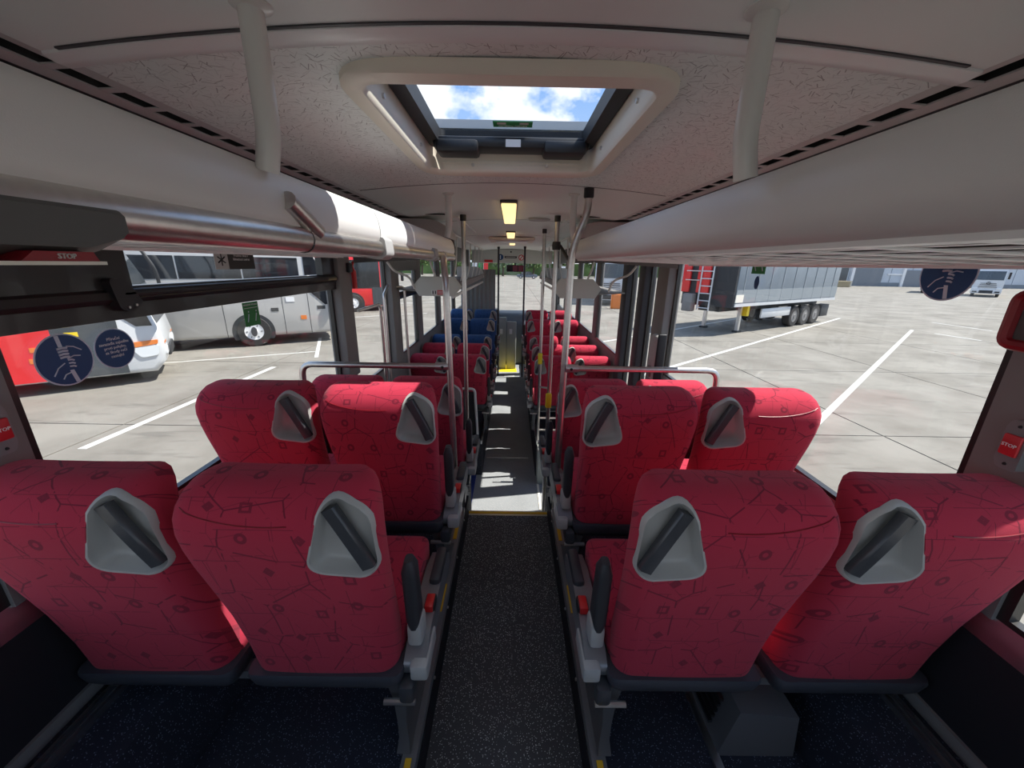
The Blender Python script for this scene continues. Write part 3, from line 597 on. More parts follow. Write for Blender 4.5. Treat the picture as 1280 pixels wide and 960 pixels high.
        for z, ya, yb, xa, xb in ((.265, .03, .30, .16, .225), (.20, .03, .24, .175, .215), (.12, .02, .18, .185, .212), (.05, .02, .20, .185, .215), (.009, .0, .27, .180, .222)):
            sec.append([(sgn * x, y, z) for x, y in ((xa, ya), (xb, ya), (xb, yb), (xa, yb))])
        m.loft(sec); ob('leg', m, 'leg_metal', r, 50)
        m = MB(); m.tube([(sgn * .16, .0, .235), (sgn * .25, .0, .235)], .009, 8); ob('leg_bolt', m, 'steel', r)
    else:
        m = MB(); m.box(*sx(-s, .19, .225), .05, .40, .235, .30); ob('wall_bracket', m, 'silver_plastic', r)
    return r
PROTO = {}
ROWS = [(.79, ZP, 'fabric_red', 'row nearest the camera'), (1.46, ZP, 'fabric_red', 'second row from the camera'), (2.27, -1.66, 'fabric_red', 'third row from the camera'), (4.55, -2.04, 'fabric_red', 'fourth row from the camera'),
        (5.22, -2.04, 'fabric_red', 'fifth row from the camera'), (5.90, -2.04, None, 'sixth row from the camera'), (6.95, -1.93, None, 'second row from the windscreen'), (7.80, -1.86, None, 'row nearest the windscreen')]
for ri, (y, z, fab, rn) in enumerate(ROWS):
    for sd in (-1, 1):
        for pos, x in (('aisle', .510), ('window', .985)):
            fb = fab or ('fabric_blue' if sd < 0 else 'fabric_red')
            key = (-sd, pos == 'aisle', fb)
            if key not in PROTO: PROTO[key] = make_seat(*key); o = PROTO[key]; o.location = (sd * x, y, z + H)
            else: o = dup(PROTO[key], (sd * x, y, z))
            tag(o, '%s patterned bus seat, %s side of the %s pair, %s' % ('red' if 'red' in fb else 'blue', pos, 'left' if sd < 0 else 'right', rn), 'seat', 'bus seats')

# ================================================================== rails, poles, fittings
def pole(label, pts, r=.0175, rb=.08, cap=True, cat='grab pole', grp='grab poles', m_='steel'):
    b = min(pts, key=lambda q: q[2]); h = thing('grab_pole', label, cat, b, grp)
    m = MB(); m.tube(bend(pts, rb, 6), r, 14); ob('tube', m, m_, h)
    if cap:
        t = max(pts, key=lambda q: q[2]); m = MB(); m.lathe([(r * 1.35, 0), (r * 1.35, -.04), (r * 1.05, -.045)], (t[0], t[1], t[2]), 'z', 14); ob('end_cap', m, 'black_plastic', h)
    return h
pA = pole('curved steel pole at the left end of the cross rail, joined to the rack tube', [(-.41, 2.40, .03), (-.36, 2.12, .02), (-.335, 2.02, -.10), (-.31, 2.02, ZL + .84)], cap=False)
m = MB(); m.tube([(-.41, 2.36, .036), (-.41, 2.45, .036)], .03, 12); ob('joint', m, 'steel', pA)
pB = pole('straight steel pole on the left beyond the third row', [(-.375, 3.15, .35), (-.375, 3.15, ZL)])
pC = pole('bent steel pole by the right cross rail, kinked below the ceiling', [(.372, 2.08, .36), (.372, 2.08, .25), (.305, 2.08, .08), (.29, 2.06, -1.66)], .0185)
pD = pole('straight steel pole on the right with black clamp near its top', [(.34, 3.15, .355), (.335, 3.15, ZL)])
m = MB(); m.lathe([(.03, -.03), (.034, 0), (.03, .03)], (.34, 3.15, .14), 'z', 14); ob('clamp', m, 'black_plastic', pD)
m = MB(); m.tube([(.37, 3.15, .14), (.46, 3.0, -.02)], .012, 8); ob('stay', m, 'black_plastic', pD)
pE = pole('straight steel pole standing on the front seat platform corner', [(.335, 4.30, .355), (.345, 4.26, -2.04)])
m = MB(); m.tube([(.338, 4.24, -1.35), (.338, 3.20, -1.03)], .009, 8); ob('link_bar', m, 'steel', pE)
for h, q in ((pE, (.34, 4.27, -1.02)), (pD, (.337, 3.15, -1.12))):
    m = MB(); m.rbox(q[0] - .03, q[0] + .02, q[1] - .05, q[1] - .015, q[2] - .06, q[2] + .07, .01); ob('stop_button', m, 'safety_yellow', h, label='yellow stop button box')
pole('thin dark pole on the left near the windscreen', [(-.29, 8.7, .35), (-.29, 8.7, ZL)], .02, m_='dark_grey')
pole('thin dark pole on the right near the windscreen', [(.27, 8.6, .36), (.27, 8.6, ZL)], .02, m_='dark_grey')
for s, px, nm in ((-1, -.335, 'left'), (1, .298, 'right')):
    g = thing('cross_rail', 'horizontal steel cross rail behind the second row on the ' + nm, 'rail', (s * .75, 2.0, -1.45), 'cross rails')
    m = MB(); m.tube(bend([(px, 2.02, -.535), (s * 1.13, 2.02, -.535), (s * 1.15, 2.02, -1.0)], .06), .0165, 12); ob('tube', m, 'steel', g)
    m = MB(); m.tube([(px, 2.02, -.535), (px + s * .07, 2.02, -.535)], .023, 12); ob('socket', m, 'aluminium', g)
    m = MB(); m.lathe([(.008, 0), (.008, .004)], (px + s * .03, 1.995, -.535), 'y', 8); ob('screw', m, 'black_plastic', g)
# standing-area hoops at the left wall
for y0, y1, lb in ((2.98, 3.28, 'narrow steel handrail at the left wall near the hammer'), (3.4, 3.80, 'tall rectangular steel hoop at the left wall beside the pillar')):
    g = thing('wall_handrail', lb, 'handrail', (-1.12, y0, ZL), 'wall handrails')
    if y0 < 3.3: pts = [(-1.17, y0, -.36), (-1.10, y1, -.34), (-1.10, y1, ZL + .6), (-1.17, y1, ZL + .6)]
    else: pts = [(-1.19, y1, -.22), (-1.10, y0, -.27), (-1.10, y0, -1.32), (-1.10, y1 + .25, -1.30), (-1.10, y1 + .25, -.24), (-1.19, y1 + .2, -.24)]
    m = MB(); m.tube(bend(pts, .04), .0135, 10); ob('tube', m, 'steel', g)
# guard frame with dark screen in front of the fourth row
g = thing('guard_frame', 'white tube guard frame around a black screen before the fourth row, left', 'guard rail', (-.62, 4.2, -2.04))
m = MB(); m.tube(bend([(-.95, 4.16, -1.36), (-.40, 4.16, -1.36), (-.37, 4.16, -2.04)], .05), .015, 10); ob('tube', m, 'painted_grey', g)
m = MB(); m.rbox(-.95, -.40, 4.17, 4.185, -2.0, -1.40, .004); ob('screen', m, 'wall_dark', g)
m = MB(); m.rbox(-.60, -.37, 4.14, 4.20, -1.98, -1.94, .008); ob('bracket', m, 'silver_plastic', g)
g = thing('step_box', 'grey plastic box with steel steps at the right platform corner', 'step box', (.42, 4.1, ZL))
m = MB(); m.rbox(.335, .52, 4.02, 4.21, ZL, -2.06, .012); ob('box', m, 'cabin_grey', g)
for z in (-1.70, -1.85):
    m = MB(); m.tube([(.34, 4.15, z), (.60, 4.15, z)], .010, 8); ob('rung', m, 'steel', g)
# front overhead racks
for s, nm in ((-1, 'left'), (1, 'right')):
    g = thing('front_rack', 'open front luggage shelf with thin rods and hexagonal end board on the ' + nm, 'luggage rack', (s * .8, 6, -.32), 'front racks')
    ho = 0 if s < 0 else -.09; hexp = [(s * (.50 + ho), -.225), (s * (.575 + ho), -.13), (s * (.90 + ho), -.13), (s * (.99 + ho), -.225), (s * (.93 + ho), -.32), (s * (.58 + ho), -.32)]
    m = MB(); m.prism(hexp, 'y', 3.96, 4.0); eb = ob('end_board', m, 'hex_grey', g)
    m = MB(); m.prism([(x * .93 + s * .052, (z + .225) * .88 - .225) for x, z in hexp], 'y', 3.952, 3.96); ob('raised_field', m, 'hex_grey', eb)
    if s < 0:
        m = MB(); m.box(-.80, -.745, 3.945, 3.952, -.305, -.262); a_ = ob('pictogram_plate', m, 'white', eb)
        for dx in (-.785, -.76): m = MB(); m.box(dx - .006, dx + .006, 3.943, 3.945, -.30, -.266); ob('pictogram', m, 'sticker_dark', a_)
        m = MB(); m.box(-.742, -.63, 3.945, 3.952, -.305, -.262); a_ = ob('red_plate', m, 'stop_red', eb)
        for z in (-.274, -.284, -.294): m = MB(); m.box(-.735, -.64, 3.9438, 3.945, z - .002, z + .002); ob('text_line', m, 'white', a_)
    m = MB(); m.prism([(s * .56, -.20), (s * .62, -.30), (s * 1.15, -.27), (s * 1.15, -.255), (s * .63, -.285), (s * .58, -.195)], 'y', 4.0, 8.2); ob('tray', m, 'pillar_grey', g)
    m = MB(); m.tube([(s * .60, 4.02, -.33), (s * .60, 8.2, -.36)], .018, 8); ob('lower_rail', m, 'rack_white', g)
    m = MB(); m.tube([(s * .58, 3.3, .27), (s * .58, 8.2, .27)], .011, 8); ob('top_rail', m, 'steel', g)
    for k in range(6):
        y = 4.3 + .7 * k; m = MB(); m.tube(bend([(s * .58, y, .27), (s * .60, y, -.05), (s * .66, y + .03, -.28)], .08), .008, 8); ob('rod', m, 'painted_grey', g)
    m = MB(); m.prism(roundpoly([(s * .56, -.28), (s * .60, -.12), (s * .70, -.06), (s * 1.1, -.06), (s * 1.1, -.28)], .04), 'y', 8.0, 8.22); ob('front_end_board', m, 'pillar_light', g)
    m = MB(); m.tube(bend([(s * 1.16, 3.75, .0), (s * 1.12, 3.8, -.08), (s * 1.0, 3.93, -.14), (s * .97, 3.95, -.25)], .05), .011, 8); ob('support_tube', m, 'painted_grey', g)
    m = MB(); m.tube(bend([(s * .80, 4.05, .33), (s * .82, 4.0, .02), (s * .76, 3.98, -.13)], .08), .010, 8); ob('support_tube', m, 'painted_grey', g)
    d = thing('duct_cover', 'grey rounded air duct end cover under the ceiling, ' + nm + ' side', 'duct cover', (s * .8, 3.2, .18), 'duct covers')
    m = MB(); m.prism(roundpoly([(s * .47, .18), (s * .52, .285), (s * .62, .315), (s * 1.15, .315), (s * 1.15, .18)], .05), 'y', 3.12, 3.55); ob('shell', m, 'pillar_light', d)
    m = MB(); m.box(*sx(s, .50, .74), 3.06, 3.09, .338, .345 if True else 0); ob('vent_slot', m, 'black_plastic', d)
    m = MB(); m.box(*sx(s, .43, .47), 3.3, 4.9, .345, .355); ob('trim_strip', m, 'rack_white', ceil)
# ceiling lamps, loudspeaker, front hatch
for (x, y, L, wd), lb in (((-.025, 3.1, 1.1, .095), 'rectangular yellow ceiling lamp nearest the camera'), ((-.02, 5.25, .8, .10), 'rectangular yellow ceiling lamp in the middle of the bus'), ((.0, 7.4, .5, .10), 'small ceiling lamp nearest the windscreen')):
    g = thing('ceiling_lamp', lb, 'lamp', (x, y, .33), 'ceiling lamps'); z = zc(0)
    m = MB(); m.rbox(x - wd / 2 - .006, x + wd / 2 + .006, y - L / 2, y + L / 2, z - .016, z, .006); ob('housing', m, 'dark_grey', g)
    m = MB(); m.rbox(x - wd / 2, x + wd / 2, y - L / 2 + .03, y + L / 2 - .01, z - .036, z - .014, .008); ob('diffuser', m, 'lamp_diffuser', g)
m = MB(); m.lathe([(.0, -.012), (.085, -.012), (.095, 0)], (.225, 3.5, .365), 'z', 24); tag(ob('ceiling_speaker', m, 'pillar_light'), 'round grey ceiling loudspeaker beside the first lamp', 'loudspeaker')
g = thing('front_hatch', 'closed flat roof hatch in the front ceiling', 'roof hatch', (0, 6.0, .33))
m = MB(); m.rbox(-.34, .32, 5.75, 6.5, .322, .362, .015); ob('frame', m, 'hatch_beige', g)
m = MB(); m.rbox(-.25, .23, 5.85, 6.4, .312, .324, .006); ob('panel', m, 'rack_white', g)
# header signs, display
g = thing('header_signs', 'blue round sign, dark text plate and no-smoking sign on the front header', 'signs', (0, YF - .13, .1))
y = YF - .13
m = MB(); m.prism(circ(-.30, .17, .075, 20), 'y', y - .006, y); a_ = ob('blue_sign', m, 'sticker_blue', g)
m = MB(); m.box(-.31, -.29, y - .009, y - .006, .12, .215); ob('figure', m, 'white', a_)
m = MB(); m.box(-.19, .12, y - .006, y, .145, .195); a_ = ob('text_plate', m, 'sticker_dark', g)
m = MB(); m.box(-.16, .09, y - .0072, y - .006, .163, .178); ob('text_line', m, 'sticker_grey', a_)
m = MB(); m.prism(circ(.24, .165, .075, 20), 'y', y - .006, y); a_ = ob('no_smoking_sign', m, 'white', g)
m = MB(); m.ring([(q[0], y - .008, q[1]) for q in circ(.24, .165, .062, 20)], .010); ob('red_ring', m, 'stop_red', a_)
m = MB(); m.prism([(.195, .125), (.21, .11), (.285, .205), (.27, .22)], 'y', y - .009, y - .006); ob('red_bar', m, 'stop_red', a_)
m = MB(); m.box(-.72, -.50, y - .006, y, .035, .10); ob('red_notice', m, 'stop_red', g)
m = MB(); m.lathe([(.022, 0), (.02, -.02)], (-.03, y, .30), 'y', 12); ob('camera_dome', m, 'black_plastic', g)
g = thing('display', 'dark hanging mirror display below the front header', 'display', (-.04, YF - .25, -.18))
m = MB(); m.rbox(-.14, .30, YF - .27, YF - .22, -.19, -.02, .01); sc_ = ob('case', m, 'screen', g)
for a in (.02, .165): m = MB(); m.box(a, a + .125, YF - .275, YF - .27, -.175, -.035); ob('panel', m, 'screen_red', sc_)
m = MB(); m.box(.06, .10, YF - .25, YF - .10, -.03, .03); ob('bracket', m, 'black_plastic', g)
# driver area
g = thing('dashboard', 'blue grey dashboard under the windscreen', 'dashboard', (0, 10.2, ZL))
m = MB(); m.prism(roundpoly([(9.75, ZL), (9.75, -1.42), (9.95, -1.20), (10.35, -1.16), (10.58, -1.22), (10.58, ZL)], .1), 'x', -1.1, .42); ob('console', m, 'dash', g)
m = MB(); m.prism(roundpoly([(10.1, ZL), (10.1, -1.45), (10.3, -1.25), (10.58, -1.25), (10.58, ZL)], .08), 'x', .42, 1.1); ob('side_console', m, 'dash', g)
m = MB(); m.prism(roundpoly([(9.7, -1.25), (9.9, -1.10), (10.2, -1.10), (10.3, -1.2)], .05), 'x', -.95, -.35); ob('instrument_hood', m, 'black_plastic', g)
m = MB(); m.ring([(-.62 + .22 * math.cos(a * .349), 9.55 + .12 * math.sin(a * .349), -1.27 + .18 * math.sin(a * .349)) for a in range(18)], .016); tag(ob('steering_wheel', m, 'black_plastic'), 'black steering wheel before the dashboard', 'steering wheel')
g = thing('driver_partition', 'dark grey pleated partition behind the driver', 'partition', (-.8, 8.75, ZL))
for k in range(8):
    a = -1.12 + .095 * k; m = MB(); m.prism([(a, 8.75), (a + .047, 8.72), (a + .095, 8.75), (a + .095, 8.77), (a, 8.77)], 'z', -1.75, -.12); ob('pleat', m, 'drape', g)
m = MB(); m.box(-1.12, -.36, 8.74, 8.79, ZL, -1.75); ob('lower_panel', m, 'cabin_grey', g)
m = MB(); m.box(-.46, -.37, 8.80, 8.88, ZL, -.2); ob('door_post', m, 'sticker_grey', g)
g = thing('cabin_door', 'grey driver cabin door with two white machines', 'cabin door', (-.08, 9.3, ZL))
for a, b, k in ((-.33, -.11, -1.22), (-.10, .13, -1.32)):
    m = MB(); m.rbox(a, b, 9.28, 9.34, ZL, k, .02); lf = ob('leaf', m, 'cabin_grey', g)
    m = MB(); m.rbox(a + .06, a + .13, 9.26, 9.28, -1.62, -1.50, .004); ob('machine', m, 'white', lf)

# ================================================================== wall fittings and stickers
def circle_sticker(s, y, z, r, label):
    g = thing('round_sticker', label, 'sticker', (s * 1.222, y, z - r)); x = s * 1.226; e = s * .0008
    m = MB(); m.prism(circ(y, z, r, 40), 'x', x, x - e); ob('rim', m, 'sticker_ring', g, 0)
    m = MB(); m.prism(circ(y, z, r * .945, 40), 'x', x - e, x - 2 * e); ob('disc', m, 'sticker_blue', g, 0)
    return g, x - 2 * e
def hands(g, s, x, y, z, r):                       # a pole gripped by two hands, drawn as on the sign
    u = lambda a, b: (y + (a if s < 0 else -a) * r, z + b * r)
    e = s * .0006
    def strip(pts, wd, nm, m_):
        m = MB(); m.tube([(x - e, *u(*q)) for q in pts], wd * r, 6); ob(nm, m, m_, g)
    m = MB(); m.prism([u(-.16, .93), u(-.02, .93), u(.02, .5), u(-.12, .5)], 'x', x, x - e); ob('pole_drawing', m, 'sticker_ring', g, 0)
    m = MB(); m.prism([u(.02, -.42), u(.16, -.42), u(.26, -.90), u(.12, -.92)], 'x', x, x - e); ob('pole_drawing', m, 'sticker_ring', g, 0)
    for k in range(4):
        strip([(-.20 + .01 * k, .44 - .115 * k), (-.02, .46 - .115 * k), (.14, .44 - .115 * k)], .042, 'finger_drawing', 'sticker_ring')
    for k in range(3):
        strip([(.06, -.02 - .125 * k), (.20, -.03 - .125 * k), (.26, -.07 - .125 * k)], .034, 'finger_drawing', 'sticker_ring')
    strip([(.14, .5), (.38, .44), (.62, .27)], .022, 'arm_drawing', 'sticker_ring'); strip([(.05, .02), (.3, .1), (.52, .06)], .022, 'arm_drawing', 'sticker_ring')
    strip([(-.08, -.12), (-.34, -.26), (-.54, -.52)], .022, 'arm_drawing', 'sticker_ring'); strip([(.08, -.5), (-.16, -.55), (-.28, -.70)], .022, 'arm_drawing', 'sticker_ring')
g, x = circle_sticker(-1, 1.032, -.272, .072, 'round blue sticker with two hands gripping a pole, left window'); hands(g, -1, x, 1.032, -.272, .072)
g, x = circle_sticker(-1, 1.172, -.270, .062, 'round blue sticker with white Czech text on the left window')
m = text('Příruční\nzavazadla zajistěte\nproti pohybu,\nza škody ručí\ncestující', .0125, .0003, 1.05).frame((x + .0004, 1.172, -.266), (0, 1, 0), (0, 0, 1)); ob('lettering', m, 'white', g)
g, x = circle_sticker(1, 1.125, -.005, .075, 'round blue sticker with two hands gripping a pole, right window'); hands(g, 1, x, 1.125, -.005, .075)
g = thing('snowflake_sticker', 'dark air conditioning sticker with snowflake on the left top light', 'sticker', (-1.226, 1.78, -.04))
m = MB(); m.box(-1.2265, -1.2255, 1.665, 1.745, -.042, .04); a_ = ob('grey_field', m, 'sticker_grey', g, 0)
for k in range(3):
    c, d = math.cos(k * 1.047 + .52), math.sin(k * 1.047 + .52); m = MB(); m.tube([(-1.225, 1.705 - .024 * c, -.003 - .024 * d), (-1.225, 1.705 + .024 * c, -.003 + .024 * d)], .003, 5); ob('snowflake_arm', m, 'sticker_dark', a_)
m = MB(); m.box(-1.2265, -1.2255, 1.745, 1.92, -.042, .04); a_ = ob('dark_field', m, 'sticker_dark', g, 0)
m = text('Prosíme okna v\nklimatizaci zavírat', .0155, .0003).frame((-1.2252, 1.832, .008), (0, 1, 0), (0, 0, 1)); ob('lettering', m, 'white', a_)
def exit_sticker(s, y, z, w_, h_, label, disc=None):
    g = thing('exit_sticker', label, 'sticker', (s * 1.226, y, z - h_)); x0, x1 = s * 1.2265, s * 1.2258
    m = MB(); m.box(min(x0, x1), max(x0, x1), y - w_, y + w_, z - h_, z + h_); ob('green_field', m, 'sticker_green', g, 0)
    xd = (0, 1, 0) if s < 0 else (0, -1, 0)
    m = text('NOUZOVÝ VÝCHOD', w_ * .19).frame((s * 1.2254, y, z + h_ * .78), xd, (0, 0, 1)); ob('lettering', m, 'white', g)
    m = MB(); m.box(*sx(s, 1.2252, 1.2258), y - w_ * .85, y + w_ * .85, z + h_ * .50, z + h_ * .54); ob('divider', m, 'white', g, 0)
    for k, dx in enumerate((-.5, .5)):
        q = y + dx * w_ * (1 if s < 0 else -1); m = MB()
        m.tube([(s * 1.2252, q - w_ * .14, z - h_ * .62), (s * 1.2252, q + w_ * .10, z + h_ * .02)], w_ * .05, 5); ob('running_figure', m, 'sticker_ring', g); m = MB(); m.lathe([(w_ * .07, 0), (w_ * .07, -s * .0006)], (s * 1.2255, q + w_ * .12, z + h_ * .22), 'x', 8); ob('figure_head', m, 'sticker_ring', g)
    return g
exit_sticker(-1, 1.835, -.245, .055, .055, 'green emergency exit sticker on the left rear window')
exit_sticker(1, 1.995, .012, .055, .038, 'green emergency exit sticker on the right rear window')
m = MB(); m.prism([(1.99 + .02 * math.cos(a * .2618), -.068 + .032 * math.sin(a * .2618)) for a in range(24)], 'x', 1.2265, 1.2258); tag(ob('oval_sticker', m, 'sticker_blue', None, 0), 'small dark oval sticker under the right exit sticker', 'sticker')
# stop buttons on the rear pillars
for s, nm in ((-1, 'left'), (1, 'right')):
    y, z = .815, -.385; g = thing('stop_button', 'grey stop button housing with red STOP plate on the %s rear pillar' % nm, 'stop button', (s * 1.17, y, z - .09), 'stop buttons')
    m = MB(); m.prism(roundpoly([(y - .022, z - .060), (y + .016, z - .060), (y + .024, z - .04), (y + .024, z + .04), (y + .016, z + .060), (y - .022, z + .060)], .008), 'x', s * 1.213, s * 1.175); ob('housing', m, 'silver_plastic', g)
    m = MB(); m.rbox(*sx(s, 1.168, 1.177), y - .016, y + .018, z - .026, z + .026, .004); bt = ob('button', m, 'stop_red', g)
    m = text('STOP', .0115).frame((s * 1.1674, y + .001, z), (0, -s, 0), (0, 0, 1)); ob('lettering', m, 'white', bt)
    for dz in (-.047, .047): m = MB(); m.lathe([(.004, 0), (.003, -s * .003)], (s * 1.175, y, z + dz), 'x', 8); ob('screw', m, 'black_plastic', g)
g = thing('hammer_bracket', 'dark red emergency hammer bracket on the right rear pillar', 'hammer bracket', (1.14, .87, -.17))
m = MB(); m.ring([(1.168, a, b) for a, b in roundpoly([(.76, -.160), (.902, -.160), (.902, -.045), (.76, -.045)], .022)], .013, 8); ob('frame', m, 'dark_red', g)
m = MB(); m.rbox(1.168, 1.213, .77, .892, -.15, -.055, .006); ob('back_plate', m, 'unit_grey', g)
g = thing('emergency_hammer', 'red emergency hammer hanging on the left pillar', 'hammer', (-1.15, 2.9, -.19))
m = MB(); m.tube([(-1.15, 2.91, -.19), (-1.15, 2.91, -.06)], .018, 10); ob('handle', m, 'red_plastic', g)
m = MB(); m.tube(bend([(-1.15, 2.91, -.06), (-1.15, 2.89, -.03), (-1.15, 2.92, -.005)], .01), .009, 8); ob('head', m, 'red_plastic', g)
m = MB(); m.rbox(-1.165, -1.14, 2.82, 2.88, -.075, -.01, .006); ob('holder', m, 'black_plastic', g)
g = thing('door_control', 'light grey rounded door control box on the right pillar', 'control box', (1.13, 2.93, -.86))
m = MB(); m.rbox(1.10, 1.165, 2.86, 3.02, -.86, -.50, .03, 3); ob('box', m, 'pillar_light', g)
m = MB(); m.rbox(1.10, 1.165, 2.835, 2.858, -.86, -.48, .01, 3); ob('rubber_edge', m, 'rubber', g)
m = MB(); m.rbox(1.085, 1.10, 2.90, 2.96, -.83, -.74, .01); ob('button', m, 'pillar_grey', g)
# heater under the right seats
g = thing('heater', 'dark floor heater with slotted grille under the right nearest seats', 'heater', (.74, .85, ZP), )
m = MB(); m.loft([[(.66, y, ZP), (.90, y, ZP), (.88, y, ZP + .17), (.70, y, ZP + .19)] for y in (.80, 1.12)]); hb = ob('box', m, 'heater', g)
for k in range(5): m = MB(); z = ZP + .05 + .024 * k; m.box(.655 + .0048 * k, .667 + .0048 * k, .86, 1.08, z, z + .011); ob('grille_slot', m, 'black_plastic', hb)
m = MB(); m.box(.640, .665, .76, 1.12, ZP, ZP + .012); ob('edge_trim', m, 'aluminium', g)

# ================================================================== the yard outside
yard = thing('ground', 'sunlit concrete yard of large square slabs with dark joints', None, (0, 30, ZG), kind='structure')
m = MB(); m.box(-160, 200, -60, 240, ZG - .3, ZG - .012); ob('joint_bed', m, 'joint', yard)
m = MB(); m.box(-160, 200, 65.5, 240, ZG - .02, ZG - .004); ob('far_concrete', m, 'concrete', yard)
for a, b in ((-160, -38.7), (43.2, 200)): m = MB(); m.box(a, b, -60, 65.5, ZG - .02, ZG - .004); ob('far_concrete', m, 'concrete', yard)
m = MB(); m.box(-38.7, 43.2, -60, -7.3, ZG - .02, ZG - .004); ob('far_concrete', m, 'concrete', yard)
S = 4.55; me_slab = None
for i in range(-10, 8):
    for j in range(16):
        x0, y0 = 6.75 + S * i, -7.3 + S * j
        if me_slab is None:
            m = MB(); m.box(x0 + .016, x0 + S - .016, y0 + .012, y0 + S - .012, ZG - .012, ZG); o = ob('slab', m, 'concrete', yard); me_slab = o.data; bx0, by0 = x0, y0
        else:
            o = bpy.data.objects.new('slab', me_slab); COL.objects.link(o); o.parent = yard; o.location = (x0 - bx0, y0 - by0, 0)
def line(a, b, wd=.14):
    wd *= .8
    a, b = Vector((*a, ZG)), Vector((*b, ZG)); d = (b - a).normalized(); n = Vector((-d.y, d.x, 0)) * wd / 2; m = MB(); up_ = Vector((0, 0, .003))
    v = [a + n, a - n, b - n, b + n]; m.add(v + [q + up_ for q in v], [(0, 1, 2, 3), (4, 5, 6, 7), (0, 1, 5, 4), (1, 2, 6, 5), (2, 3, 7, 6), (3, 0, 4, 7)]); return ob('parking_line', m, 'road_white', yard, 0)
line((20.3, 19.4), (4.0, 5.2), .16); line((20.3, 23.9), (3.2, 9.8), .16); line((20.4, 18.4), (20.55, 16.6)); line((24.65, 22.6), (24.6, 19.6)); line((-6.63, 5.4), (-6.60, 10.4), .17); line((-7.4, 14.8), (-6.0, 11.6), .14)
line((-9.9, 10.6), (-6.4, 12.4), .10); line((-14, 31), (-6.6, 36), .16); line((-13.5, 24.8), (-5.5, 30), .16); line((20.3, 28.5), (2.5, 14), .14); line((-9.2, 20.2), (-5.0, 23.0), .14)

